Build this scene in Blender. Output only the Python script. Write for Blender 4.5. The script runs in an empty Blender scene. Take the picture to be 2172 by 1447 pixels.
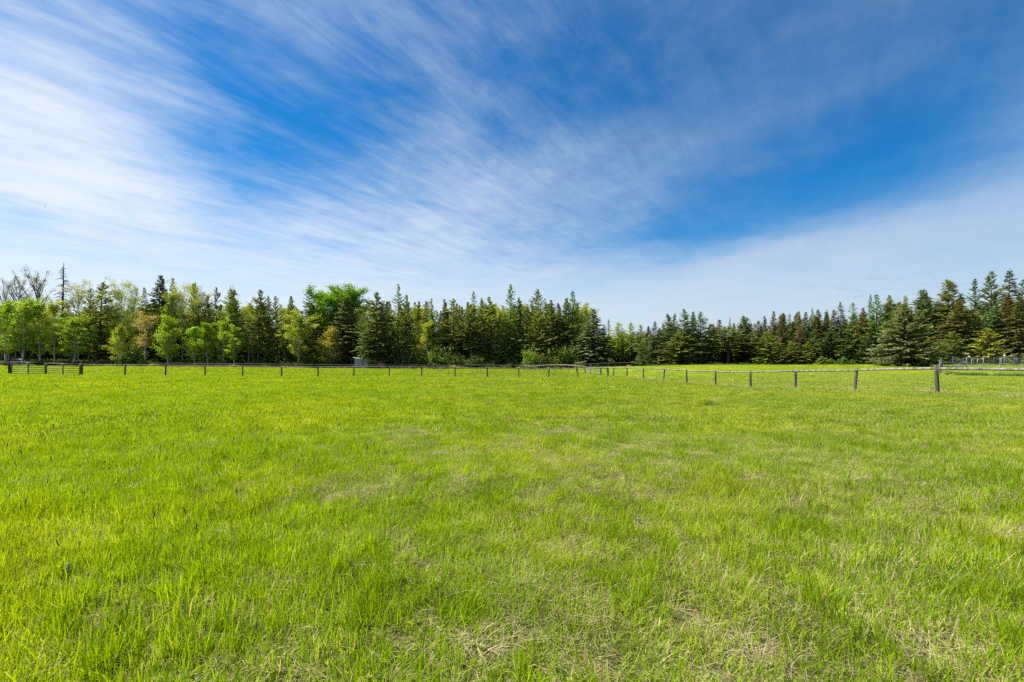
import bpy, math, random
import numpy as np

sc = bpy.context.scene
COL = sc.collection

# ------------------------------------------------------------------ camera, sky, sun, exposure
CAM_H, F_PX, CX, HOR = 1.4, 965.0, 1086.0, 780.0
cam = bpy.data.cameras.new("camera")
cam.sensor_width = 36.0
cam.lens = F_PX / 2172 * 36.0
cam.shift_y = (HOR - 723.5) / 2172
cam.clip_start = 0.05
cam.clip_end = 9000
cam_ob = bpy.data.objects.new("camera", cam)
cam_ob.location = (0, 0, CAM_H)
cam_ob.rotation_euler = (math.pi / 2, 0, 0)
COL.objects.link(cam_ob)
sc.camera = cam_ob

SUN_AZ, SUN_EL = math.radians(-80), math.radians(52)
sun_vec = (math.sin(SUN_AZ) * math.cos(SUN_EL), math.cos(SUN_AZ) * math.cos(SUN_EL), math.sin(SUN_EL))
sun = bpy.data.lights.new("sun", 'SUN')
sun.energy = 5.0
sun.angle = math.radians(0.55)
sun.color = (1.0, 0.955, 0.86)
sun_ob = bpy.data.objects.new("sun", sun)
sun_ob.rotation_euler = (math.pi / 2 - SUN_EL, 0, -SUN_AZ + math.pi)
sun_ob.location = (-60, 10, 80)
COL.objects.link(sun_ob)

sc.view_settings.view_transform = 'Standard'
sc.view_settings.look = 'None'
sc.view_settings.gamma = 1.0
sc.view_settings.exposure = 1.2
sc.cycles.max_bounces = 5
sc.cycles.diffuse_bounces = 2
sc.cycles.glossy_bounces = 2
sc.cycles.transmission_bounces = 4
sc.cycles.use_denoising = False
sc.cycles.adaptive_threshold = 0.02


class NT:
    """small helper to write node trees"""
    def __init__(self, tree):
        self.t = tree
        self.n = tree.nodes
        self.l = tree.links

    def node(self, typ, **kw):
        nd = self.n.new(typ)
        for k, v in kw.items():
            setattr(nd, k, v)
        return nd

    def put(self, sock, v):
        if isinstance(v, bpy.types.NodeSocket):
            self.l.new(v, sock)
        elif v is not None:
            sock.default_value = v

    def m(self, op, a, b=None, c=None, clamp=False):
        nd = self.node('ShaderNodeMath', operation=op, use_clamp=clamp)
        self.put(nd.inputs[0], a)
        if b is not None:
            self.put(nd.inputs[1], b)
        if c is not None:
            self.put(nd.inputs[2], c)
        return nd.outputs[0]

    def vec(self, x, y, z=0.0):
        nd = self.node('ShaderNodeCombineXYZ')
        for i, v in enumerate((x, y, z)):
            self.put(nd.inputs[i], v)
        return nd.outputs[0]

    def noise(self, vec, scale=1.0, detail=4.0, rough=0.55, dist=0.0):
        nd = self.node('ShaderNodeTexNoise')
        self.put(nd.inputs['Vector'], vec)
        nd.inputs['Scale'].default_value = scale
        nd.inputs['Detail'].default_value = detail
        nd.inputs['Roughness'].default_value = rough
        nd.inputs['Distortion'].default_value = dist
        return nd.outputs[0]

    def ramp(self, v, lo, hi, a=0.0, b=1.0, smooth=True):
        nd = self.node('ShaderNodeMapRange', interpolation_type='SMOOTHSTEP' if smooth else 'LINEAR')
        self.put(nd.inputs[0], v)
        for i, q in enumerate((lo, hi, a, b)):
            self.put(nd.inputs[i + 1], q)
        return nd.outputs[0]

    def mix(self, f, a, b, blend='MIX'):
        nd = self.node('ShaderNodeMix', data_type='RGBA', blend_type=blend)
        nd.clamp_factor = True
        self.put(nd.inputs[0], f)
        self.put(nd.inputs[6], a if isinstance(a, bpy.types.NodeSocket) else (*a, 1))
        self.put(nd.inputs[7], b if isinstance(b, bpy.types.NodeSocket) else (*b, 1))
        return nd.outputs[2]


def make_sky():
    w = bpy.data.worlds.new("World")
    sc.world = w
    w.use_nodes = True
    t = NT(w.node_tree)
    bg = w.node_tree.nodes['Background']
    sky = t.node('ShaderNodeTexSky', sky_type='NISHITA', sun_disc=False)
    sky.sun_elevation = SUN_EL
    sky.sun_rotation = SUN_AZ
    sky.altitude = 900
    sky.air_density = 1.0
    sky.dust_density = 0.0
    sky.ozone_density = 3.0
    hs = t.node('ShaderNodeHueSaturation')
    hs.inputs['Saturation'].default_value = 1.36
    hs.inputs['Value'].default_value = 1.12
    t.put(hs.inputs['Color'], sky.outputs[0])
    blue = t.mix(1.0, hs.outputs[0], (0.55, 1.02, 1.04), 'MULTIPLY')
    co = t.node('ShaderNodeTexCoord').outputs['Generated']
    sp = t.node('ShaderNodeSeparateXYZ')
    t.put(sp.inputs[0], co)
    x, y, z = sp.outputs
    zz = t.m('ADD', t.m('MAXIMUM', z, 0.0), 0.07)
    u = t.m('DIVIDE', x, zz)
    v = t.m('DIVIDE', y, zz)
    az = t.m('ARCTAN2', x, y)
    el = t.m('ARCSINE', z)

    def angles(px, py):
        dx, dz = (px - CX) / F_PX, (HOR - py) / F_PX
        return math.atan2(dx, 1), math.atan2(dz, math.hypot(dx, 1))

    uvw = t.vec(u, v, 0.0)

    def streak(ax, ay, along, across, detail, rough, dist, seed):
        """noise drawn out along one wind direction of the cloud deck"""
        mp = t.node('ShaderNodeMapping', vector_type='POINT')
        t.put(mp.inputs[0], uvw)
        ang = -math.atan2(ay, ax)
        m1 = t.node('ShaderNodeMapping', vector_type='POINT')
        mp.inputs['Rotation'].default_value = (0, 0, ang)
        t.put(m1.inputs[0], mp.outputs[0])
        m1.inputs['Scale'].default_value = (along, across, 1)
        m1.inputs['Location'].default_value = (seed, seed * 2.3, seed)
        return t.noise(m1.outputs[0], 1.0, detail, rough, dist)

    # cirrus: two sets of filaments that cross overhead
    left = streak(0.66, 0.75, 1.0, 2.7, 6, 0.62, 1.0, 1.3)
    left_f = streak(0.58, 0.80, 3.2, 13.0, 6, 0.68, 0.6, 4.1)
    right = streak(-0.63, 0.78, 0.33, 1.7, 5, 0.55, 0.5, 7.7)
    side = t.ramp(az, -0.30, 0.25)
    band = t.m('ADD', t.m('MULTIPLY', left, t.m('SUBTRACT', 1.0, side)), t.m('MULTIPLY', right, side))
    fine = t.m('MULTIPLY', t.m('SUBTRACT', left_f, 0.5), t.ramp(az, -0.1, 0.5, 1.0, 0.35))
    wn = t.node('ShaderNodeTexNoise')
    t.put(wn.inputs['Vector'], uvw)
    wn.inputs['Scale'].default_value = 1.1
    wn.inputs['Detail'].default_value = 3
    wv = t.node('ShaderNodeVectorMath', operation='MULTIPLY_ADD')
    t.put(wv.inputs[0], wn.outputs['Color'])
    wv.inputs[1].default_value = (0.26, 0.16, 0)
    t.put(wv.inputs[2], t.vec(t.m('SUBTRACT', az, 0.13), t.m('SUBTRACT', el, 0.08), 0.0))

    # where the veil is thick or torn open (large weather features, as directions in the sky)
    feats = [((-120, 140), (330, 420), 7.0, 0.44), ((-150, 250), (160, 290), 6.0, 0.18),
             ((0, 0), (330, 60), 6.0, 0.14), ((400, 60), (760, 20), 6.0, 0.16),
             ((300, 130), (860, 330), 7.5, -0.52), ((420, 330), (640, 420), 4.0, -0.30),
             ((880, 360), (1060, 240), 5.0, 0.10), ((600, 420), (1000, 470), 5.0, 0.08),
             ((1100, 525), (1800, 380), 4.6, -0.58), ((1500, 400), (2500, 110), 7.0, -0.66),
             ((850, 60), (2100, 120), 12.0, -0.26), ((1450, 300), (2050, 60), 3.2, 0.12),
             ((1400, 560), (2300, 430), 5.0, 0.10), ((-60, 425), (140, 470), 2.0, -0.34),
             ((1900, 590), (2400, 560), 6.0, -0.16), ((700, 560), (1300, 580), 4.0, 0.06)]
    cov = t.m('ADD', t.ramp(el, 0.0, 0.52, 0.96, 0.04, False), t.ramp(el, 0.05, 0.24, 0.16, 0.0))
    for (p, q, wdeg, amp) in feats:
        a0, e0 = angles(*p)
        a1, e1 = angles(*q)
        L = math.hypot(a1 - a0, e1 - e0)
        mp = t.node('ShaderNodeMapping', vector_type='TEXTURE')
        t.put(mp.inputs[0], wv.outputs[0])
        mp.inputs['Location'].default_value = ((a0 + a1) / 2, (e0 + e1) / 2, 0)
        mp.inputs['Rotation'].default_value = (0, 0, math.atan2(e1 - e0, a1 - a0))
        mp.inputs['Scale'].default_value = (L * 0.95, math.radians(wdeg) * 1.7, 1)
        gr = t.node('ShaderNodeTexGradient', gradient_type='QUADRATIC_SPHERE')
        t.put(gr.inputs[0], mp.outputs[0])
        cov = t.m('MULTIPLY_ADD', t.m('POWER', gr.outputs['Fac'], 0.8), amp, cov)
    d = t.m('ADD', cov, t.m('MULTIPLY', t.m('SUBTRACT', band, 0.5), t.m('MULTIPLY', t.ramp(el, 0.05, 0.3, 0.30, 0.85), t.ramp(az, -0.2, 0.4, 1.0, 0.55))))
    d = t.m('ADD', d, t.m('MULTIPLY', fine, t.ramp(el, 0.06, 0.28, 0.0, 0.58)))
    mott = t.noise(uvw, 3.2, 6, 0.68, 0.25)
    d = t.m('ADD', d, t.m('MULTIPLY', t.m('SUBTRACT', mott, 0.5), t.m('MULTIPLY', t.ramp(el, 0.08, 0.32, 0.1, 0.62), t.ramp(az, -0.1, 0.6, 1.0, 0.5))))
    d = t.ramp(d, -0.42, 1.20, 0.0, 0.97)
    # ice cloud is brighter towards the sun
    dp = t.node('ShaderNodeVectorMath', operation='DOT_PRODUCT')
    t.put(dp.inputs[0], co)
    dp.inputs[1].default_value = sun_vec
    glow = t.ramp(dp.outputs['Value'], -0.35, 0.85)
    cloud = t.mix(glow, (4.9, 5.55, 6.4), (7.0, 7.5, 8.1))
    # a few small grey scud clouds low over the right hand trees
    sc_n = t.noise(t.vec(t.m('MULTIPLY', az, 22), t.m('MULTIPLY', el, 90), 3.0), 1.0, 4, 0.6, 0.4)
    a0, e0 = angles(1840, 612)
    win = t.m('EXPONENT', t.m('MULTIPLY', t.m('ADD', t.m('POWER', t.m('DIVIDE', t.m('SUBTRACT', az, a0), 0.13), 2.0),
                                               t.m('POWER', t.m('DIVIDE', t.m('SUBTRACT', el, e0), 0.022), 2.0)), -1.0))
    scud = t.m('MULTIPLY', t.ramp(sc_n, 0.52, 0.68), t.m('MULTIPLY', win, 0.32))
    colr = t.mix(d, blue, cloud)
    colr = t.mix(scud, colr, (1.7, 2.7, 4.0))
    t.put(bg.inputs[0], colr)
    bg.inputs[1].default_value = 0.055


make_sky()
sc.world.cycles.sampling_method = 'MANUAL'
sc.world.cycles.sample_map_resolution = 256
# ------------------------------------------------------------------ mesh helpers
RNG = np.random.default_rng(11)


def at(px, Z, py=HOR):
    """the point at depth Z that stands at photo pixel px, py"""
    return ((px - CX) / F_PX * Z, Z, CAM_H + (HOR - py) / F_PX * Z)


def mesh_from(name, V, quads=None, tris=None, rnd=None, smooth=False):
    V = np.asarray(V, dtype=np.float32)
    quads = np.zeros((0, 4), int) if quads is None else np.asarray(quads, int).reshape(-1, 4)
    tris = np.zeros((0, 3), int) if tris is None else np.asarray(tris, int).reshape(-1, 3)
    me = bpy.data.meshes.new(name)
    nq, ntr = len(quads), len(tris)
    me.vertices.add(len(V))
    me.vertices.foreach_set('co', V.ravel())
    loops = np.concatenate([quads.ravel(), tris.ravel()]).astype(np.int32)
    me.loops.add(len(loops))
    me.loops.foreach_set('vertex_index', loops)
    starts = np.concatenate([np.arange(nq) * 4, nq * 4 + np.arange(ntr) * 3]).astype(np.int32)
    me.polygons.add(nq + ntr)
    me.polygons.foreach_set('loop_start', starts)
    if smooth:
        me.polygons.foreach_set('use_smooth', np.ones(nq + ntr, dtype=bool))
    if rnd is not None:
        a = me.attributes.new('rnd', 'FLOAT', 'FACE')
        a.data.foreach_set('value', np.asarray(rnd, dtype=np.float32))
    me.update(calc_edges=True)
    me.validate()
    return me


class MB:
    """collects tubes and boxes into one mesh"""
    def __init__(self):
        self.v, self.q, self.t, self.n = [], [], [], 0

    def add(self, V, quads=(), tris=()):
        V = np.asarray(V, float).reshape(-1, 3)
        if len(quads):
            self.q.append(np.asarray(quads, int).reshape(-1, 4) + self.n)
        if len(tris):
            self.t.append(np.asarray(tris, int).reshape(-1, 3) + self.n)
        self.v.append(V)
        self.n += len(V)

    def tube(self, pts, rad, sides=8, caps=True, jitter=0.0, rng=None):
        P = np.asarray(pts, float)
        k = len(P)
        rad = np.broadcast_to(np.asarray(rad, float), (k,))
        T = np.gradient(P, axis=0)
        T /= np.linalg.norm(T, axis=1)[:, None] + 1e-9
        ref = np.array([0.0, 0.0, 1.0]) if abs(T[0][2]) < 0.9 else np.array([1.0, 0.0, 0.0])
        A = np.cross(T, ref)
        A /= np.linalg.norm(A, axis=1)[:, None] + 1e-9
        B = np.cross(T, A)
        th = np.arange(sides) / sides * 2 * math.pi
        R = rad[:, None] * np.ones((k, sides))
        if jitter and rng is not None:
            R = R * (1 + rng.normal(0, jitter, (k, sides)))
        V = P[:, None, :] + R[..., None] * (np.cos(th)[None, :, None] * A[:, None, :] + np.sin(th)[None, :, None] * B[:, None, :])
        i, j = np.meshgrid(np.arange(k - 1), np.arange(sides), indexing='ij')
        a = i * sides + j
        b = i * sides + (j + 1) % sides
        Q = np.stack([a, b, b + sides, a + sides], -1).reshape(-1, 4)
        self.add(V.reshape(-1, 3), Q)
        if caps:
            n0 = self.n - k * sides
            for base, c, flip in ((n0, P[0], 1), (n0 + (k - 1) * sides, P[-1], 0)):
                self.v.append(np.array([c]))
                ci = self.n
                self.n += 1
                jj = np.arange(sides)
                tr = np.stack([base + jj, base + (jj + 1) % sides, np.full(sides, ci)], -1)
                self.t.append(tr[:, ::-1] if flip else tr)

    def box(self, c, size, ax=(1, 0, 0), ay=(0, 1, 0), az=(0, 0, 1)):
        c = np.asarray(c, float)
        M = np.array([ax, ay, az], float)
        s = np.array([[i, j, k] for i in (-.5, .5) for j in (-.5, .5) for k in (-.5, .5)]) * np.asarray(size, float)
        self.add(c + s @ M, [[0, 1, 3, 2], [4, 6, 7, 5], [0, 4, 5, 1], [2, 3, 7, 6], [0, 2, 6, 4], [1, 5, 7, 3]])

    def mesh(self, name, smooth=False, rnd=None):
        return mesh_from(name, np.concatenate(self.v) if self.v else np.zeros((0, 3)),
                         np.concatenate(self.q) if self.q else None, np.concatenate(self.t) if self.t else None, rnd, smooth)


def obj(name, me, mat=None, parent=None):
    o = bpy.data.objects.new(name, me)
    if mat is not None and not me.materials:
        me.materials.append(mat)
    COL.objects.link(o)
    if parent is not None:
        o.parent = parent
    return o


def tag(o, label=None, cat=None, group=None, kind=None):
    for k, v in (('label', label), ('category', cat), ('group', group), ('kind', kind)):
        if v:
            o[k] = v
    return o


def empty(name, loc, rz=0.0):
    o = bpy.data.objects.new(name, None)
    o.empty_display_size = 0.3
    o.location = loc
    o.rotation_euler = (0, 0, rz)
    COL.objects.link(o)
    return o


# ------------------------------------------------------------------ value noise in world metres (numpy)
def vnoise(x, y, seed=0):
    xi, yi = np.floor(x).astype(np.int64), np.floor(y).astype(np.int64)
    fx, fy = x - xi, y - yi
    fx, fy = fx * fx * (3 - 2 * fx), fy * fy * (3 - 2 * fy)

    def hsh(i, j):
        n = (i * 374761393 + j * 668265263 + seed * 974711) & 0x7fffffff
        n = ((n ^ (n >> 13)) * 1274126177) & 0x7fffffff
        return ((n ^ (n >> 16)) & 0xffff) / 65535.0
    a, b, c, d = hsh(xi, yi), hsh(xi + 1, yi), hsh(xi, yi + 1), hsh(xi + 1, yi + 1)
    return (a * (1 - fx) + b * fx) * (1 - fy) + (c * (1 - fx) + d * fx) * fy


def fbm(x, y, seed=0, octs=4):
    s, a, t = 0, 1.0, 0
    for o in range(octs):
        s = s + a * vnoise(x * 2 ** o + o * 17.3, y * 2 ** o - o * 9.1, seed + o)
        t += a
        a *= 0.5
    return s / t


# ------------------------------------------------------------------ terrain
CTRL = []   # photo column, depth, ground height
for Z in (2, 4, 7, 11, 16):
    for px in (-250, 200, 650, 1086, 1500, 1950, 2400):
        CTRL.append((px, Z, 0.0))
CTRL += [(1989, 23.1, .08), (1813, 27.7, -.05), (1687, 32.3, -.14), (1592, 36.9, -.35), (1518, 41.4, -.33), (1457, 46, -.37),
         (1365, 55.2, -.2), (1300, 65.5, -.15), (2300, 19, .05), (2300, 30, .05), (2150, 45, .0), (1750, 50, .25), (1900, 50, .25),
         (172, 50, .46), (20, 48, .62), (-150, 46, .75), (351, 52, .36), (515, 54, .24), (675, 56, .15), (825, 58, .15), (965, 60, .12),
         (1034, 61, -.05), (1163, 63, -.18), (1226, 64, -.25), (300, 30, .15), (0, 28, .25), (700, 32, .02), (1100, 34, -.1),
         (1241, 78, .23), (1191, 92.6, .48), (1144, 112, .52), (1127, 122, .4), (1104, 138, .85), (1190, 140, .75), (1240, 140, 1.1),
         (1290, 140, 1.75), (1340, 140, 1.95), (820, 140, .8), (960, 140, .8), (680, 140, 1.05), (540, 140, 1.24), (400, 140, 1.5),
         (250, 135, 1.6), (100, 130, 1.7), (-50, 130, 1.75), (-200, 130, 1.75), (600, 90, .65), (300, 85, .95), (50, 80, 1.1), (-150, 80, 1.2),
         (900, 90, .45), (1060, 90, .42), (1300, 95, .75), (1290, 78, .25),
         (1380, 88, 1.55), (1430, 86, 1.95), (1490, 84, 2.12), (1560, 84, 2.02), (1640, 84, 1.68), (1700, 82, 1.85), (1760, 80, 1.95),
         (1830, 80, 1.8), (1890, 80, 1.55), (1920, 78, 1.38), (2000, 86, 1.6), (2060, 92, 2.1), (2150, 92, 2.0), (2300, 90, 1.9),
         (1450, 68, .75), (1560, 66, .75), (1680, 64, .7), (1800, 62, .65), (1900, 62, .45), (2000, 64, .1), (2080, 62, .1), (2160, 60, .1), (2300, 58, .1),
         (1400, 112, 2.0), (1500, 112, 2.2), (1650, 112, 2.1), (1800, 108, 2.2), (1950, 108, 2.1), (2100, 108, 2.2), (2300, 105, 2.1)]
for px in range(-300, 2500, 200):
    for Z in (170, 260):
        CTRL.append((px, Z, 1.6 if px < 700 else (1.3 if px < 1250 else 2.2)))
CT = np.array(CTRL, float)
C_A, C_L, C_Z = np.arctan((CT[:, 0] - CX) / F_PX), np.log(CT[:, 1]), CT[:, 2]


def ground(X, Y):
    X, Y = np.atleast_1d(np.asarray(X, float)), np.atleast_1d(np.asarray(Y, float))
    out = np.zeros(X.shape)
    Yc = np.clip(Y, 1.5, 400)
    a = np.clip(np.arctan2(X, Yc), -1.0, 1.0)
    l = np.log(Yc)
    for s in range(0, len(X), 40000):
        e = slice(s, s + 40000)
        d2 = ((a[e, None] - C_A) / 0.10) ** 2 + ((l[e, None] - C_L) / 0.13) ** 2
        wgt = 1.0 / (d2 ** 1.4 + 0.25)
        out[e] = (wgt * C_Z).sum(1) / wgt.sum(1)
    near = np.clip((Y - 1.0) / 6.0, 0.25, 1.0)
    return out + (fbm(X / 3.1, Y / 3.1, 5, 3) - 0.5) * 0.10 * near


def gz(x, y):
    return float(ground([x], [y])[0])


# ------------------------------------------------------------------ materials
def material(name):
    m = bpy.data.materials.new(name)
    m.use_nodes = True
    t = NT(m.node_tree)
    return m, t, m.node_tree.nodes['Principled BSDF'], m.node_tree.nodes['Material Output']


def plain(name, col, rough=0.6, metal=0.0, var=0.25, scale=8.0, col2=None, bump=0.0, stretch=(1, 1, 1)):
    m, t, p, out = material(name)
    co = t.node('ShaderNodeTexCoord').outputs['Object']
    mp = t.node('ShaderNodeMapping')
    t.put(mp.inputs[0], co)
    mp.inputs['Scale'].default_value = stretch
    n = t.noise(mp.outputs[0], scale, 5, 0.6)
    f = t.ramp(n, 0.3, 0.7)
    a = tuple(c * (1 - var) for c in col)
    b = col2 or tuple(min(1, c * (1 + var)) for c in col)
    t.put(p.inputs['Base Color'], t.mix(f, a, b))
    p.inputs['Roughness'].default_value = rough
    p.inputs['Metallic'].default_value = metal
    if bump:
        bp = t.node('ShaderNodeBump')
        bp.inputs['Strength'].default_value = bump
        bp.inputs['Distance'].default_value = 0.02
        t.put(bp.inputs['Height'], n)
        t.put(p.inputs['Normal'], bp.outputs[0])
    return m


def leaf_material(name, trans=0.35, rough=0.55, spec=0.25, tint_rgb=None):
    """foliage: the tint is the object's own colour, varied leaf by leaf"""
    m, t, p, out = material(name)
    oi = t.node('ShaderNodeObjectInfo')
    at_ = t.node('ShaderNodeAttribute', attribute_name='rnd')
    g = t.node('ShaderNodeNewGeometry').outputs['Position']
    n = t.noise(g, 0.45, 3, 0.6)
    hs = t.node('ShaderNodeHueSaturation')
    t.put(hs.inputs['Color'], oi.outputs['Color'] if tint_rgb is None else (*tint_rgb, 1))
    t.put(hs.inputs['Hue'], t.m('ADD', t.m('MULTIPLY', n, 0.05), t.m('ADD', t.m('MULTIPLY', at_.outputs['Fac'], 0.03), 0.46)))
    t.put(hs.inputs['Saturation'], t.ramp(at_.outputs['Fac'], 0, 1, 1.1, 0.85))
    t.put(hs.inputs['Value'], t.m('MULTIPLY', t.ramp(at_.outputs['Fac'], 0, 1, 0.55, 1.5, False), t.ramp(n, 0.25, 0.75, 0.75, 1.25)))
    t.n.remove(p)
    p = t.node('ShaderNodeBsdfDiffuse')
    t.put(p.inputs['Color'], hs.outputs[0])
    tr = t.node('ShaderNodeBsdfTranslucent')
    tint = t.mix(1.0, hs.outputs[0], (1.25, 1.15, 0.55), 'MULTIPLY')
    t.put(tr.inputs['Color'], tint)
    mx = t.node('ShaderNodeMixShader')
    mx.inputs[0].default_value = trans
    t.l.new(p.outputs[0], mx.inputs[1])
    t.l.new(tr.outputs[0], mx.inputs[2])
    t.l.new(mx.outputs[0], out.inputs['Surface'])
    return m


def blade_material(name, c_lo, c_hi, c_alt, trans=0.4, spec=0.3, straw=False):
    """grass: varied blade by blade, clump by clump and, slowly, across the field"""
    m, t, p, out = material(name)
    at_ = t.node('ShaderNodeAttribute', attribute_name='rnd').outputs['Fac']
    oi = t.node('ShaderNodeObjectInfo').outputs['Random']
    g = t.node('ShaderNodeNewGeometry').outputs['Position']
    n1 = t.noise(g, 0.22, 3, 0.55)
    n2 = t.noise(g, 1.7, 3, 0.6)
    c = t.mix(t.m('MULTIPLY', at_, 1.0), c_lo, c_hi)
    alt = t.m('ADD', t.ramp(n1, 0.42, 0.68, 0, 0.7), t.m('MULTIPLY', t.m('SUBTRACT', oi, 0.5), 0.5), clamp=True)
    c = t.mix(alt, c, c_alt)
    if straw:
        spx = t.node('ShaderNodeSeparateXYZ')
        t.put(spx.inputs[0], g)
        ratio = t.m('DIVIDE', spx.outputs[0], t.m('ADD', t.m('MAXIMUM', spx.outputs[1], 0.0), 2.0))
        thr = t.m('ADD', t.ramp(ratio, -0.6, 0.7, 0.93, 0.74), t.ramp(n2, 0.3, 0.7, 0.10, -0.12))
        c = t.mix(t.m('GREATER_THAN', at_, thr), c, (0.42, 0.38, 0.18))
    val = t.m('MULTIPLY', t.ramp(n2, 0.22, 0.78, 0.76, 1.18), t.ramp(oi, 0, 1, 0.87, 1.13))
    c = t.mix(1.0, c, t.vec(val, val, val), 'MULTIPLY')
    t.put(p.inputs['Base Color'], c)
    p.inputs['Roughness'].default_value = 0.45
    p.inputs['Specular IOR Level'].default_value = spec
    tr = t.node('ShaderNodeBsdfTranslucent')
    t.put(tr.inputs['Color'], t.mix(1.0, c, (1.3, 1.2, 0.5), 'MULTIPLY'))
    mx = t.node('ShaderNodeMixShader')
    mx.inputs[0].default_value = trans
    t.l.new(p.outputs[0], mx.inputs[1])
    t.l.new(tr.outputs[0], mx.inputs[2])
    t.l.new(mx.outputs[0], out.inputs['Surface'])
    return m


def ground_material():
    m, t, p, out = material("meadow_soil_and_thatch")
    g = t.node('ShaderNodeNewGeometry').outputs['Position']
    sp = t.node('ShaderNodeSeparateXYZ')
    t.put(sp.inputs[0], g)
    big = t.noise(g, 0.10, 4, 0.6)
    mid = t.noise(g, 0.55, 5, 0.65)
    fine = t.noise(g, 9.0, 5, 0.7)
    far = t.m('MULTIPLY', t.ramp(sp.outputs[1], 40.0, 58.0), t.ramp(t.m('SUBTRACT', sp.outputs[0], t.m('MULTIPLY', t.m('SUBTRACT', sp.outputs[1], 0.0), -0.166)), 22.0, 27.0))
    grn = t.mix(t.ramp(big, 0.35, 0.68), (0.085, 0.085, 0.028), (0.14, 0.125, 0.045))
    straw = (0.28, 0.24, 0.11)
    right = t.ramp(sp.outputs[0], -10.0, 25.0, 0.10, 0.42)
    dry = t.m('MULTIPLY', t.ramp(mid, 0.44, 0.66), right)
    c = t.mix(t.m('MULTIPLY', dry, 0.8), grn, straw)
    c = t.mix(t.m('MULTIPLY', far, 0.85), c, t.mix(t.ramp(big, 0.35, 0.65), (0.20, 0.275, 0.003), (0.25, 0.295, 0.012)))
    # under the trees: needle litter and bare earth
    litter = t.m('MULTIPLY', t.ramp(sp.outputs[1], 143.0, 152.0), t.ramp(big, 0.2, 0.5, 0.6, 1.0))
    c = t.mix(litter, c, (0.10, 0.075, 0.045))
    v = t.ramp(fine, 0.25, 0.8, 0.45, 1.35)
    c = t.mix(1.0, c, t.vec(v, v, v), 'MULTIPLY')
    t.put(p.inputs['Base Color'], c)
    p.inputs['Roughness'].default_value = 0.9
    p.inputs['Specular IOR Level'].default_value = 0.05
    bp = t.node('ShaderNodeBump')
    bp.inputs['Strength'].default_value = 0.9
    bp.inputs['Distance'].default_value = 0.08
    t.put(bp.inputs['Height'], fine)
    t.put(p.inputs['Normal'], bp.outputs[0])
    return m


M = {}
M['leaf'] = leaf_material('broad_leaves', 0.42, 0.5, 0.25)
M['needle'] = leaf_material('needles', 0.30, 0.6, 0.15)
M['bark'] = plain('dark_bark', (0.075, 0.06, 0.048), 0.9, 0, 0.4, 6, None, 0.6, (1, 1, .25))
M['pale_bark'] = plain('pale_bark', (0.34, 0.33, 0.28), 0.8, 0, 0.3, 5, (0.5, 0.49, 0.44), 0.3, (1, 1, .4))
M['dead_bark'] = plain('black_dead_wood', (0.03, 0.026, 0.024), 0.9, 0, 0.4, 6, None, 0.5)  # near-black dead wood of the snag, slightly mottled
M['twig'] = plain('grey_twigs', (0.075, 0.062, 0.05), 0.9, 0, 0.3, 5)
M['post'] = plain('weathered_post_wood', (0.034, 0.032, 0.026), 0.9, 0, 0.35, 14, (0.11, 0.10, 0.078), 0.6, (1, 1, .12))
M['rail'] = plain('silvered_rail_wood', (0.085, 0.075, 0.062), 0.85, 0, 0.3, 5, (0.25, 0.23, 0.195), 0.5, (1, 1, 1))
M['wire'] = plain('dull_wire', (0.16, 0.17, 0.17), 0.6, 0.2, 0.15)
M['green_paint'] = plain('dark_green_paint', (0.02, 0.055, 0.035), 0.5, 0, 0.2, 4, (0.05, 0.08, 0.06))
M['rust_paint'] = plain('rusty_brown_steel', (0.07, 0.045, 0.03), 0.6, 0, 0.3, 5, (0.15, 0.115, 0.085))
M['steel'] = plain('galvanised_steel', (0.115, 0.14, 0.155), 0.6, 0.1, 0.15, 5)
# ------------------------------------------------------------------ the meadow sheet
def axis(lims, n, k):
    s = np.linspace(-1, 1, n)
    return lims * np.sinh(s * k) / math.sinh(k)


gx = axis(3500, 261, 7.2)
gy = np.concatenate([-axis(400, 41, 4)[20:][::-1][:-1] * 1.0, np.geomspace(1.0, 6.0, 24) - 1.0, np.geomspace(6.3, 300, 190) - 1.0, np.geomspace(330, 5000, 24)])
gy = np.unique(gy)
GX, GY = np.meshgrid(gx, gy)
gzv = ground(GX.ravel(), GY.ravel())
r_, c_ = np.meshgrid(np.arange(len(gy) - 1), np.arange(len(gx) - 1), indexing='ij')
i0 = r_ * len(gx) + c_
meadow = obj("meadow_ground", mesh_from("meadow_ground", np.stack([GX.ravel(), GY.ravel(), gzv], -1),
             np.stack([i0, i0 + 1, i0 + 1 + len(gx), i0 + len(gx)], -1).reshape(-1, 4), None, None, True), ground_material())
tag(meadow, "broad grassy meadow rolling back to the tree line", "meadow", None, "structure")


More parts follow.
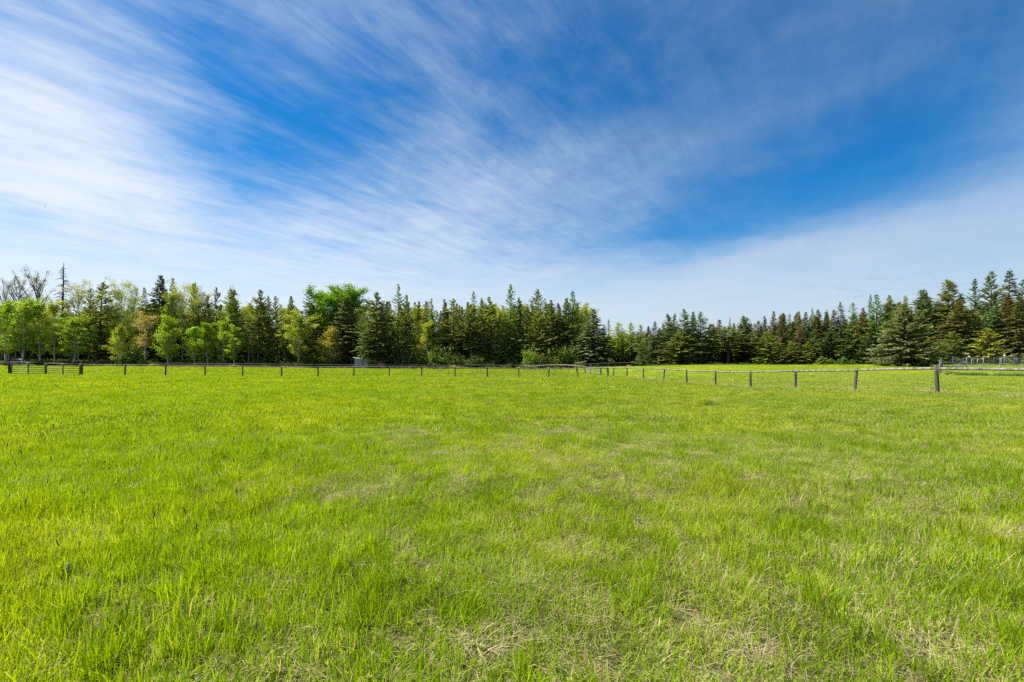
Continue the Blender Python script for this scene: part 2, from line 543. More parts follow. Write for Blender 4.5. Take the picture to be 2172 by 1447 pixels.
# ------------------------------------------------------------------ scattering (uncountable ground cover only)
def scatter(name, P, rot, scl, idx, protos, label, cat):
    pc = bpy.data.collections.new(name + "_pieces")
    for o in protos:
        pc.objects.link(o)
    me = bpy.data.meshes.new(name)
    me.vertices.add(len(P))
    me.vertices.foreach_set('co', np.asarray(P, np.float32).ravel())
    for nm, typ, data, key in (('rot', 'FLOAT_VECTOR', rot, 'vector'), ('scl', 'FLOAT_VECTOR', scl, 'vector'), ('idx', 'INT', idx, 'value')):
        a = me.attributes.new(nm, typ, 'POINT')
        a.data.foreach_set(key, np.asarray(data, np.int32 if typ == 'INT' else np.float32).ravel())
    o = bpy.data.objects.new(name, me)
    COL.objects.link(o)
    ng = bpy.data.node_groups.new(name + "_scatter", 'GeometryNodeTree')
    ng.interface.new_socket('Geometry', in_out='INPUT', socket_type='NodeSocketGeometry')
    ng.interface.new_socket('Geometry', in_out='OUTPUT', socket_type='NodeSocketGeometry')
    N, L = ng.nodes, ng.links
    gi, go = N.new('NodeGroupInput'), N.new('NodeGroupOutput')
    ci = N.new('GeometryNodeCollectionInfo')
    ci.inputs['Collection'].default_value = pc
    ci.inputs['Separate Children'].default_value = True
    ci.inputs['Reset Children'].default_value = True
    iop = N.new('GeometryNodeInstanceOnPoints')
    iop.inputs['Pick Instance'].default_value = True

    def named(nm, typ):
        q = N.new('GeometryNodeInputNamedAttribute')
        q.data_type = typ
        q.inputs['Name'].default_value = nm
        return [s for s in q.outputs if s.enabled and s.name == 'Attribute'][0]
    er = N.new('FunctionNodeEulerToRotation')
    L.new(named('rot', 'FLOAT_VECTOR'), er.inputs[0])
    L.new(gi.outputs[0], iop.inputs['Points'])
    L.new(ci.outputs[0], iop.inputs['Instance'])
    L.new(named('idx', 'INT'), iop.inputs['Instance Index'])
    L.new(er.outputs[0], iop.inputs['Rotation'])
    L.new(named('scl', 'FLOAT_VECTOR'), iop.inputs['Scale'])
    L.new(iop.outputs[0], go.inputs[0])
    md = o.modifiers.new('scatter', 'NODES')
    md.node_group = ng
    return tag(o, label, cat, None, 'stuff')


def proto(name, me, mat):
    o = bpy.data.objects.new(name, me)
    me.materials.append(mat)
    return o


def tuft(seed, n, rad, h0, h1, w, lean=0.25, curl=0.25, flat=0.0):
    g = np.random.default_rng(seed)
    a, r = g.uniform(0, 2 * math.pi, n), rad * np.sqrt(g.uniform(0, 1, n))
    base = np.stack([r * np.cos(a), r * np.sin(a), np.full(n, -0.01)], -1)
    h = g.uniform(h0, h1, n) * (1 - 0.25 * (r / rad)) * np.where(g.uniform(0, 1, n) < 0.3, 0.6, 1)
    az = g.uniform(0, 2 * math.pi, n)
    D = np.stack([np.cos(az), np.sin(az), np.zeros(n)], -1)
    l = np.abs(g.normal(0, lean, n)) + flat
    cu = np.abs(g.normal(0, curl, n)) + flat * 0.6
    wa = az + math.pi / 2 + g.normal(0, 0.9, n)
    W = np.stack([np.cos(wa), np.sin(wa), g.normal(0, .15, n)], -1) * (w * g.uniform(0.6, 1.3, n))[:, None] / 2
    V = np.zeros((n, 7, 3))
    for k, (t, ww) in enumerate(((0, .8), (.38, 1.0), (.75, .62), (1, 0))):
        c = base + h[:, None] * ((t * (1 - 0.5 * np.minimum(l, 1.2) * t * .6) - 0.45 * cu * t ** 3)[:, None] * np.array([0, 0, 1.0]) + (l * t + cu * t * t)[:, None] * D)
        if k < 3:
            V[:, 2 * k], V[:, 2 * k + 1] = c - W * ww, c + W * ww
        else:
            V[:, 6] = c
    o = (np.arange(n) * 7)[:, None]
    Q = np.concatenate([o + np.array([0, 1, 3, 2]), o + np.array([2, 3, 5, 4])])
    T = o + np.array([4, 5, 6])
    rn = np.clip(g.beta(2, 2, n), 0, 1)
    return mesh_from("tuft", V.reshape(-1, 3), Q, T, np.concatenate([rn, rn, rn]))


M['grass'] = blade_material('green_blades', (0.138, 0.265, 0.001), (0.300, 0.430, 0.002), (0.375, 0.440, 0.006), 0.48, 0.14, True)
M['straw'] = blade_material('dry_straw', (0.32, 0.26, 0.13), (0.50, 0.43, 0.25), (0.37, 0.32, 0.15), 0.25, 0.2)
M['lush'] = blade_material('dark_lush_blades', (0.05, 0.13, 0.012), (0.10, 0.21, 0.02), (0.08, 0.17, 0.02), 0.35, 0.2)


def field_points(y0, y1, dens, g, half=1.28, back=2.5):
    n = int(dens * half * ((y1 + back) ** 2 - (y0 + back) ** 2))
    Y = np.sqrt(g.uniform((y0 + back) ** 2, (y1 + back) ** 2, n)) - back
    X = g.uniform(-1, 1, n) * half * (Y + back)
    return X, Y


DRY = [(860, 925, 130, .8), (700, 960, 90, .5), (1200, 915, 110, .7), (1330, 955, 120, .6), (1500, 975, 90, .55), (760, 1030, 140, .5),
       (1220, 1000, 130, .6), (2010, 1090, 150, .8), (1850, 1030, 160, .5), (2120, 1150, 120, .6), (870, 1290, 90, .7), (1130, 1230, 90, .45),
       (940, 1400, 170, .8), (690, 1420, 120, .5), (1250, 1400, 160, .6), (1550, 1400, 130, .55), (1980, 1390, 150, .8), (1700, 1210, 100, .5),
       (1000, 1200, 80, .4), (1060, 820, 120, .5), (1420, 880, 160, .3), (1700, 880, 160, .4), (2000, 880, 180, .45), (2100, 960, 160, .4),
       (1400, 1150, 120, .35), (300, 965, 60, .25), (470, 1060, 60, .25), (1850, 1280, 120, .5), (400, 1440, 60, .3)]


def dryness(X, Y):
    px = CX + X / np.maximum(Y, 1.0) * F_PX
    py = HOR + CAM_H / np.maximum(Y, 1.0) * F_PX
    base = np.clip((fbm(X / 1.1, Y / 1.1, 31, 4) - 0.50) * 3.2, 0, 1) * np.clip((px - 350) / 700, 0.10, 0.75)
    fine = 0.35 + 1.3 * np.clip((fbm(X / .45, Y / .45, 77, 3) - 0.3) * 2, 0, 1)
    s = np.zeros(X.shape)
    for (cx, cy, r, amp) in DRY:
        Z = CAM_H * F_PX / (cy - HOR)
        wx = (cx - CX) / F_PX * Z
        rad = r / F_PX * Z
        s = np.maximum(s, amp * np.exp(-((X - wx) / rad) ** 2 - ((Y - Z) / (rad * 1.2)) ** 2))
    return np.clip(np.maximum(base * 0.8, s * fine), 0, 1)


def lay_grass():
    g = np.random.default_rng(5)
    protos, spans = [], {}

    def family(key, items):
        spans[key] = (len(protos), len(items))
        for me, mat in items:
            protos.append(proto("grass_tuft.%03d" % len(protos), me, mat))
    G, S = M['grass'], M['straw']
    family('A', [(tuft(10 + i, 50, .13, .06, .15, .0046, .32, .28), G) for i in range(10)])
    family('Al', [(tuft(40 + i, 28, .07, .13, .22, .0055, .22, .28), G) for i in range(5)])
    family('As', [(tuft(60 + i, 60, .15, .05, .14, .0030, .5, .5, .55), S) for i in range(8)])
    family('B', [(tuft(110 + i, 55, .22, .08, .18, .010, .30, .25), G) for i in range(8)])
    family('Bs', [(tuft(130 + i, 50, .22, .06, .13, .008, .5, .5, .5), S) for i in range(5)])
    family('C', [(tuft(160 + i, 80, .55, .09, .20, .026, .30, .25), G) for i in range(6)])
    family('Cs', [(tuft(170 + i, 70, .5, .06, .15, .022, .5, .5, .4), S) for i in range(4)])
    family('D', [(tuft(180 + i, 110, 1.4, .10, .22, .06, .3, .25), G) for i in range(5)])
    P, Rr, Sc, Ix = [], [], [], []

    def zone(y0, y1, dens, green, straw, tall=None, big=0.14):
        X, Y = field_points(y0, y1, dens, g)
        n = len(X)
        d = dryness(X, Y)
        lush = fbm(X / .9, Y / .9, 3, 3)
        px = CX + X / np.maximum(Y, 1.) * F_PX
        isdry = g.uniform(0, 1, n) < (0.045 + 0.50 * d)
        short = (X > 25.5 - .166 * Y) & (Y > 22)
        isdry &= ~(short & (g.uniform(0, 1, n) < .8))
        h = np.where(short, .5, 1.0) * (0.72 + 0.65 * lush) * (1 - 0.32 * d) * g.uniform(.8, 1.2, n) * np.where(px < 800, 1.1, 0.95)
        f0, fn = spans[green]
        ix = f0 + g.integers(0, fn, n)
        if straw:
            s0, sn = spans[straw]
            ix = np.where(isdry, s0 + g.integers(0, sn, n), ix)
        if tall:
            t0, tn = spans[tall]
            pick = (~isdry) & (g.uniform(0, 1, n) < big * np.clip((lush - .42) * 5, 0, 1.2))
            ix = np.where(pick, t0 + g.integers(0, tn, n), ix)
        keep = ~((g.uniform(0, 1, n) < .12 * d))
        w = g.uniform(.85, 1.2, n)
        P.append(np.stack([X, Y, ground(X, Y)], -1)[keep])
        Rr.append(np.stack([g.normal(0, .06, n), g.normal(0, .06, n), g.uniform(0, 6.283, n)], -1)[keep])
        Sc.append(np.stack([w, w, h], -1)[keep])
        Ix.append(ix[keep])
    zone(0.3, 4.5, 180, 'A', 'As', 'Al', 0.30)
    zone(4.5, 10, 110, 'A', 'As', 'Al', 0.28)
    zone(10, 24, 34, 'B', 'Bs')
    zone(24, 62, 6.0, 'C', 'Cs')
    zone(62, 142, 0.75, 'D', None)
    # old thatch lying flat under the living blades
    X, Y = field_points(0.3, 9, 22, g)
    n = len(X)
    s0, sn = spans['As']
    P.append(np.stack([X, Y, ground(X, Y)], -1))
    Rr.append(np.stack([g.normal(0, .05, n), g.normal(0, .05, n), g.uniform(0, 6.283, n)], -1))
    w = g.uniform(.8, 1.2, n)
    Sc.append(np.stack([w, w, w * .38], -1))
    Ix.append(s0 + g.integers(0, sn, n))
    P, Rr, Sc, Ix = map(np.concatenate, (P, Rr, Sc, Ix))
    # no meadow grass under the wood
    scatter("meadow_grass", P, Rr, Sc, Ix, protos, "green and straw coloured meadow grass covering the field", "grass")


def lay_foxtail():
    g = np.random.default_rng(8)
    stalk = plain('foxtail_stalk', (0.10, 0.16, 0.02), .6)
    dark = plain('foxtail_head', (0.06, 0.05, 0.03), .9, 0, .4, 60, (0.13, 0.11, 0.07))
    pale = plain('foxtail_bloom', (0.30, 0.26, 0.22), .9, 0, .3, 80)
    protos = []
    for i in range(6):
        mb = MB()
        lean = g.normal(0, .06, 2)
        hs = 0.155 + .05 * g.uniform()
        tip = np.array([lean[0], lean[1], hs])
        mb.tube([(0, 0, 0), (lean[0] * .3, lean[1] * .3, hs * .5), tip], [.0016, .0014, .0012], 3, False)
        nst = sum(len(q) for q in mb.q) + sum(len(q) for q in mb.t)
        up = np.array([lean[0] * 2.2, lean[1] * 2.2, 1.0])
        up /= np.linalg.norm(up)
        hl = g.uniform(.03, .06)
        r = .0040 if i < 5 else .0055
        mb.tube([tip, tip + up * hl * .15, tip + up * hl * .5, tip + up * hl * .85, tip + up * hl], np.array([.4, .95, 1, .85, .25]) * r, 6, True, .12, g)
        me = mb.mesh("foxtail")
        o = bpy.data.objects.new("foxtail.%03d" % i, me)
        me.materials.append(stalk)
        me.materials.append(dark if i < 5 else pale)
        nq_st = 6
        idx = np.ones(len(me.polygons), np.int32)
        idx[:nq_st] = 0
        me.polygons.foreach_set('material_index', idx)
        protos.append(o)
    X, Y = field_points(1.2, 34, 40, g)
    px = CX + X / np.maximum(Y, 1.) * F_PX
    clump = np.clip((fbm(X / 1.2, Y / 1.2, 51, 3) - .34) * 3, 0.12, 1.1)
    left = np.clip((820 - px) / 600, 0, 1)
    p = (0.030 + 0.62 * left * np.exp(-((Y - 8) / 6.5) ** 2) + .05 * left) * clump * np.where(Y > 12, .8, 1)
    p = np.where(Y < 3.2, p * .5, p)
    keep = g.uniform(0, 1, len(X)) < p
    X, Y = X[keep], Y[keep]
    n = len(X)
    s = g.uniform(.8, 1.25, n)
    ix = np.where(g.uniform(0, 1, n) < .12, 5, g.integers(0, 5, n))
    scatter("foxtail_heads", np.stack([X, Y, ground(X, Y)], -1), np.stack([g.normal(0, .18, n), g.normal(0, .18, n), g.uniform(0, 6.28, n)], -1),
            np.stack([s, s, s], -1), ix, protos, "dark foxtail seed heads standing above the meadow grass", "seed heads")


# ------------------------------------------------------------------ trees
def diamonds(P, D, L, W, g, roll=None):
    """leaf or spray shaped quads: base P, direction D, length L, width W"""
    n = len(P)
    D = D / (np.linalg.norm(D, axis=1)[:, None] + 1e-9)
    ref = g.normal(0, 1, (n, 3)) * (1.0 if roll is None else roll) + np.array([0, 0, 0.0 if roll is None else 1.0])
    S = np.cross(D, ref)
    S /= np.linalg.norm(S, axis=1)[:, None] + 1e-9
    V = np.zeros((n, 4, 3))
    V[:, 0] = P
    V[:, 1] = P + D * (L * .45)[:, None] + S * (W / 2)[:, None]
    V[:, 2] = P + D * L[:, None]
    V[:, 3] = P + D * (L * .45)[:, None] - S * (W / 2)[:, None]
    return V.reshape(-1, 3), np.arange(n * 4).reshape(-1, 4)


def trunk_mesh(H, r0, g, wob=.012, sides=7, top=.97, n=9):
    t = np.linspace(0, top, n)
    P = np.stack([np.cumsum(g.normal(0, wob, n)) * H * .15, np.cumsum(g.normal(0, wob, n)) * H * .15, t * H - .25 * (t == 0)], -1)
    P[0, :2] = 0
    mb = MB()
    mb.tube(P, r0 * np.clip(1.15 - t * (1.12 if top < .98 else 1.02), .04, 1) * np.where(t == 0, 1.35, 1), sides, True, .06, g)
    return mb, P


def on_trunk(P, z):
    return np.array([np.interp(z, P[:, 2], P[:, 0]), np.interp(z, P[:, 2], P[:, 1]), z])


def conifer(seed, H=20., R=3.2, base=.05, p=.85, dz=.42, nb=6, droop=.25, el_top=35, el_bot=-18, dens=7., sl=.55, sw=.22, rag=.25, gaps=0., r0=None, flatroll=.6, tipup=.12, dead=0):
    g = np.random.default_rng(seed)
    mb, TP = trunk_mesh(H, r0 or H * .0125, g)
    PP, DD, LL, WW = [], [], [], []
    zs = np.arange(base * H, H * .985, dz)
    for z in zs:
        t = (z - base * H) / (H * (1 - base))
        prof = min(1.0, (2.55 - 1.4 * p) * (1 - t) ** .88) * min(1, .6 + t * 3)
        bulge = 1 + rag * .6 * math.sin(z * 1.7 + seed)
        for k in range(nb):
            if g.uniform() < gaps * (0.4 + .9 * (1 - t)):
                continue
            a = g.uniform(0, 2 * math.pi)
            ln = max(.22, R * prof * bulge * g.uniform(1 - rag * 1.6, 1 + rag))
            el = math.radians(el_bot + (el_top - el_bot) * t ** 1.3 + g.normal(0, 6))
            d = np.array([math.cos(a), math.sin(a), 0])
            o = on_trunk(TP, z + g.uniform(-.2, .2))

            def pt(s):
                s = np.asarray(s)
                return o + np.outer(s * ln * math.cos(el), d) + np.outer(ln * (math.sin(el) * s - droop * s * s + tipup * s ** 3), (0, 0, 1))
            if ln > .9:
                mb.tube(pt([0, .5, .95]), [max(.015, .013 * ln), .01 * ln, .004], 3, False)
            m_ = int(3 + dens * ln)
            s = g.uniform(.08, 1, m_) ** .75
            B = pt(s)
            T = pt(s + .04) - B
            T /= np.linalg.norm(T, axis=1)[:, None]
            side = np.stack([-T[:, 1], T[:, 0], np.zeros(m_)], -1)
            sg = np.where(g.uniform(0, 1, m_) < .5, -1, 1) * g.uniform(.2, 1.2, m_)
            D = T + side * sg[:, None] + np.stack([np.zeros(m_), np.zeros(m_), g.normal(-.08, .22, m_)], -1)
            PP.append(B)
            DD.append(D)
            sz = g.uniform(.65, 1.25, m_) * (.62 + .55 * (1 - t))
            LL.append(sl * sz)
            WW.append(sw * sz)
    # leader
    m_ = 14
    zt = g.uniform(.93, 1.0, m_) * H
    PP.append(np.array([on_trunk(TP, min(q, TP[-1, 2])) + (0, 0, max(0, q - TP[-1, 2])) for q in zt]) - (0, 0, .3))
    DD.append(np.stack([g.normal(0, .35, m_), g.normal(0, .35, m_), np.ones(m_)], -1))
    LL.append(np.full(m_, sl * .8))
    WW.append(np.full(m_, sw * .7))
    P_, D_, L_, W_ = map(np.concatenate, (PP, DD, LL, WW))
    V, Q = diamonds(P_, D_, L_, W_, g, flatroll)
    return {'trunk': mb.mesh("trunk"), 'crown': mesh_from("crown", V, Q, None, g.beta(2, 2, len(Q))), 'H': H, 'R': R, 'leaf': 'needle', 'bark': 'bark'}


def broadleaf(seed, H=16., R=3., base=.12, nl=26, shape='oval', leaves=6000, ls=.24, el=42, r0=None, stems=1, spread=.55, bark='pale_bark', twigs=True, lean_up=.35):
    g = np.random.default_rng(seed)
    PP, mb = [], MB()
    twig = MB()
    tips, tipw = [], []
    for st in range(stems):
        H_ = H * (1 if st == 0 else g.uniform(.75, .95))
        m1, TP = trunk_mesh(H_, (r0 or H * .011) * (1 if stems == 1 else .75), g, .02, 7, .93)
        if st:
            off = g.normal(0, R * .14, 2)
            TP = TP + np.stack([off[0] * (1 + 2 * TP[:, 2] / H), off[1] * (1 + 2 * TP[:, 2] / H), np.zeros(len(TP))], -1)
            m1 = MB()
            t = np.linspace(0, .93, len(TP))
            m1.tube(TP, (r0 or H * .011) * .7 * np.clip(1.1 - t, .05, 1), 6)
        mb.add(np.concatenate(m1.v), np.concatenate(m1.q), np.concatenate(m1.t))
        for i in range(nl):
            t = (i + g.uniform(0, 1)) / nl
            z = H_ * (base + (.94 - base) * t)
            if shape == 'oval':
                prof = math.sin(math.pi * (.12 + .80 * t)) ** .8
            elif shape == 'cone':
                prof = (1 - t) ** .75 * min(1, .6 + 3 * t) + .1
            else:   # top heavy
                prof = .35 + .75 * math.sin(math.pi * min(1, t * .85 + .1)) ** .7
            a = i * 2.4 + g.normal(0, .4)
            e = math.radians(el + 25 * t + g.normal(0, 8))
            ln = R * prof * g.uniform(.5, 1.2)
            d = np.array([math.cos(a) * math.cos(e), math.sin(a) * math.cos(e), math.sin(e)]) * ln / max(.45, math.cos(e))
            o = on_trunk(TP, z * .93)
            L = np.array([o, o + d * .5 + (0, 0, ln * .05), o + d + (0, 0, ln * lean_up * .4)])
            mb.tube(L, np.array([max(.03, .018 * ln), .012 * ln, .006]) * (2.2 if bark == 'twig' else 1.0), 4, False)
            for j in range(6):
                s = g.uniform(.3, 1.0)
                b = L[0] + (L[1] - L[0]) * min(1, 2 * s) if s < .5 else L[1] + (L[2] - L[1]) * (2 * s - 1)
                dd = d / np.linalg.norm(d) + g.normal(0, .6, 3) + (0, 0, .2)
                tip = b + dd / np.linalg.norm(dd) * ln * g.uniform(.22, .5)
                (twig if twigs else mb).tube([b, (b + tip) / 2 + g.normal(0, .06, 3), tip], np.array([.03, .02, .01]) * (1.6 if bark == 'twig' else 1.0), 3, False)
                for q in range(3):
                    tips.append(b + (tip - b) * g.uniform(.4, 1.1))
                    tipw.append(1)
            tips.append(L[2])
    tips = np.array(tips)
    if twig.n:
        mb.add(np.concatenate(twig.v), np.concatenate(twig.q))
    k = g.integers(0, len(tips), leaves)
    P = tips[k] + g.normal(0, 1, (leaves, 3)) * np.array([spread, spread, spread * .75]) * .62
    D = g.normal(0, 1, (leaves, 3)) + np.array([0, 0, -.25])
    sz = ls * g.uniform(.6, 1.35, leaves)
    V, Q = diamonds(P, D, sz, sz * .8, g)
    return {'trunk': mb.mesh("trunk"), 'crown': mesh_from("crown", V, Q, None, g.beta(2, 2, len(Q))), 'H': H, 'R': R, 'leaf': 'leaf', 'bark': bark}


def snag(seed=3, H=24.):
    g = np.random.default_rng(seed)
    mb, TP = trunk_mesh(H, .36, g, .008, 7, 1.0)
    br = MB()
    for z in np.arange(H * .30, H * .96, .30):
        t = z / H
        for k in range(2):
            a = g.uniform(0, 6.28)
            ln = (3.9 * (1 - t) ** .8 + .3) * g.uniform(.4, 1.1)
            o = on_trunk(TP, z)
            d = np.array([math.cos(a), math.sin(a), 0])
            br.tube([o, o + d * ln * .5 + (0, 0, .12 * ln), o + d * ln + (0, 0, -.18 * ln)], [.09, .065, .04], 4, False)
    return {'trunk': mb.mesh("trunk"), 'crown': br.mesh("branches"), 'H': H, 'R': 3.0, 'leaf': 'dead_bark', 'bark': 'dead_bark'}


def shrub(seed, H=3., R=2.2, leaves=2600, ls=.2):
    g = np.random.default_rng(seed)
    mb = MB()
    tips = []
    for i in range(16):
        a = g.uniform(0, 6.28)
        e = math.radians(g.uniform(35, 88))
        ln = H * g.uniform(.35, 1.0)
        d = np.array([math.cos(a) * math.cos(e) * R / H * 1.2, math.sin(a) * math.cos(e) * R / H * 1.2, math.sin(e)]) * ln
        o = np.array([math.cos(a), math.sin(a), 0]) * R * .12
        mb.tube([o - (0, 0, .15), o + d * .5 + (0, 0, .08 * ln), o + d], [.035, .022, .006], 4, False)
        for q in range(10):
            tips.append(o + d * g.uniform(.3, 1.02) + g.normal(0, .16 * R, 3) * (1, 1, .5))
    tips = np.array(tips)
    k = g.integers(0, len(tips), leaves)
    P = tips[k] + g.normal(0, .20 * H / 3, (leaves, 3))
    P[:, 2] = np.maximum(P[:, 2], .05)
    sz = ls * g.uniform(.6, 1.3, leaves)
    V, Q = diamonds(P, g.normal(0, 1, (leaves, 3)), sz, sz * .8, g)
    return {'trunk': mb.mesh("stems"), 'crown': mesh_from("foliage", V, Q, None, g.beta(2, 2, len(Q))), 'H': H, 'R': R, 'leaf': 'leaf', 'bark': 'twig'}


PROTO = {
    'spruce': [conifer(101 + i, 20, 3.3, .03, (.62, .85, .72, .95, .66, .78)[i], .40, (9, 8, 10, 9, 7, 9)[i], (.30, .42, .22, .34, .30, .38)[i], 40, -14, 13, .56, .25, (.2, .3, .24, .2, .36, .26)[i], (0, .08, 0, .05, .15, .03)[i]) for i in range(6)],
    'fir': [conifer(121 + i, 20, 3.3, .05, (.55, .75, .62, .85, .5, .68)[i], .45, (9, 8, 9, 10, 8, 9)[i], (.16, .08, .25, .14, .2, .1)[i], 45, -8, 13, .56, .26, (.26, .36, .3, .24, .42, .32)[i], (.02, .10, .04, 0, .16, .06)[i]) for i in range(6)],
    'larch': [conifer(141 + i, 22, 3.1, .06, (.6, .8, .52, .7, .64)[i], .48, (8, 7, 8, 6, 8)[i], (.22, .12, .3, .18, .25)[i], 50, -10, 12, .50, .25, (.40, .5, .36, .55, .42)[i], (.14, .26, .10, .32, .18)[i]) for i in range(5)],
    'pine': [conifer(161 + i, 22, 2.8, (.14, .26, .08, .34, .18, .10, .22)[i], (.5, .42, .6, .36, .55, .46, .4)[i], .52, (8, 7, 9, 8, 7, 9, 8)[i], (.10, .0, .15, .05, .12, .2, .06)[i], 55, -15, 12, .54, .32, (.48, .55, .4, .5, .6, .42, .52)[i], (.24, .32, .15, .2, .36, .16, .28)[i], None, 1.0) for i in range(7)],
    'youngfir': [conifer(181 + i, 7, 2.0, .02, .80, .26, 8, .16, 45, 0, 13, .42, .20, .26) for i in range(3)],
    'lone': [conifer(191, 12, 4.7, .02, .98, .24, 10, .22, 42, -8, 13, .55, .23, .20, 0, .26, .5, .18)],
    'aspen': [broadleaf(201 + i, 16, 2.8, .16, 30, 'oval', 6200, .25, 52, None, 1, .42) for i in range(4)],
    'aspencone': [broadleaf(221 + i, 13, 2.6, .12, 26, 'cone', 6400, .25, 42, None, 1 + i % 2) for i in range(3)],
    'cottonwood': [broadleaf(241 + i, 26, 4.4, .56, 30, 'oval', 11000, .40, 30, .24, 1, .95, 'bark') for i in range(2)],
    'sparse': [broadleaf(261 + i, 22, 3.4, .34, 28, 'top', 5200, .24, 52, .16, 1, .75) for i in range(4)],
    'bud': [broadleaf(281 + i, 24, 4.2, .30, 36, 'oval', 2600, .22, 34, .22, 1, .6, 'twig') for i in range(3)],
    'snag': [snag()],
    'shrub': [shrub(301 + i) for i in range(4)],
}
TINT = {
    'sp_dark': (.080, .118, .036), 'sp': (.128, .168, .052), 'sp_grey': (.165, .215, .088), 'sp_brown': (.185, .180, .055), 'sp_red': (.215, .160, .064),
    'fir': (.138, .195, .054), 'fir_ol': (.200, .250, .056), 'fir_blue': (.125, .215, .094), 'larch': (.160, .300, .040), 'larch_y': (.240, .345, .044),
    'pine': (.172, .226, .058), 'pine_ol': (.224, .276, .060), 'pine_y': (.300, .325, .045), 'as_br': (.270, .410, .022), 'as_y': (.340, .410, .036), 'as_pale': (.350, .390, .100),
    'cot': (.200, .370, .020), 'tan': (.370, .330, .105), 'gold': (.350, .355, .050), 'shr': (.150, .225, .042), 'shr_d': (.110, .155, .040), 'dead': (.210, .155, .085), 'bud': (.130, .160, .050),
    'lone': (.215, .260, .112),
}
NAMES = {'spruce': 'spruce_tree', 'fir': 'fir_tree', 'larch': 'larch_tree', 'pine': 'pine_tree', 'youngfir': 'young_conifer', 'lone': 'spruce_tree', 'aspen': 'aspen_tree',
         'aspencone': 'aspen_tree', 'cottonwood': 'cottonwood_tree', 'sparse': 'aspen_tree', 'bud': 'budding_tree', 'snag': 'dead_tree', 'shrub': 'leafy_shrub'}
CATS = {'youngfir': 'young tree', 'shrub': 'shrub', 'snag': 'dead tree'}
tree_no = {}
for key_, prs_ in PROTO.items():
    for pr_ in prs_:
        co_ = np.empty(len(pr_['crown'].vertices) * 3, np.float32)
        pr_['crown'].vertices.foreach_get('co', co_)
        co_ = co_.reshape(-1, 3)
        pr_['H'] = float(np.percentile(co_[:, 2], 99.8))
        rr_ = np.abs(co_[:, 0])
        pr_['R'] = float(np.percentile(rr_, 97.0))


def plant(kind, px, ytop, wpx, Z, tint, label, group=None, bark=None):
    k = tree_no.get(kind, 0)
    tree_no[kind] = k + 1
    pr = PROTO[kind][k % len(PROTO[kind])]
    x, y, ztop = at(px, Z, ytop)
    zg = gz(x, y)
    h = ztop - zg
    g = random.Random(int(px * 7 + ytop))
    root = empty(NAMES[kind], (x, y, zg - .05), g.uniform(0, 6.28))
    sz = h / pr['H']
    sx = (wpx / F_PX * Z / 2) / pr['R'] * {'spruce': 1.35, 'fir': 1.4, 'larch': 1.4, 'pine': 1.5, 'sparse': 1.15, 'aspen': 1.0}.get(kind, 1.0)
    root.scale = (sx * g.uniform(.92, 1.12), sx, sz)
    root.rotation_euler = (g.gauss(0, .018), g.gauss(0, .018), root.rotation_euler[2])
    tag(root, label, CATS.get(kind, 'tree'), group or ('shrubs along the edge of the wood' if kind == 'shrub' else 'trees of the wood behind the paddocks'))
    tr = obj('stems' if kind == 'shrub' else 'trunk', pr['trunk'], None, root)
    cr = obj('foliage' if kind == 'shrub' else ('branches' if kind == 'snag' else 'crown'), pr['crown'], None, root)
    for o, mk in ((tr, bark or pr['bark']), (cr, pr['leaf'])):
        if not o.data.materials:
            o.data.materials.append(None)
        o.material_slots[0].link = 'OBJECT'
        o.material_slots[0].material = M[mk]
    c = TINT[tint] if tint in TINT else (.05, .05, .05)
    v = g.uniform(.88, 1.14)
    cr.color = (c[0] * v * g.uniform(.92, 1.1), c[1] * v, c[2] * v, 1)
    return root
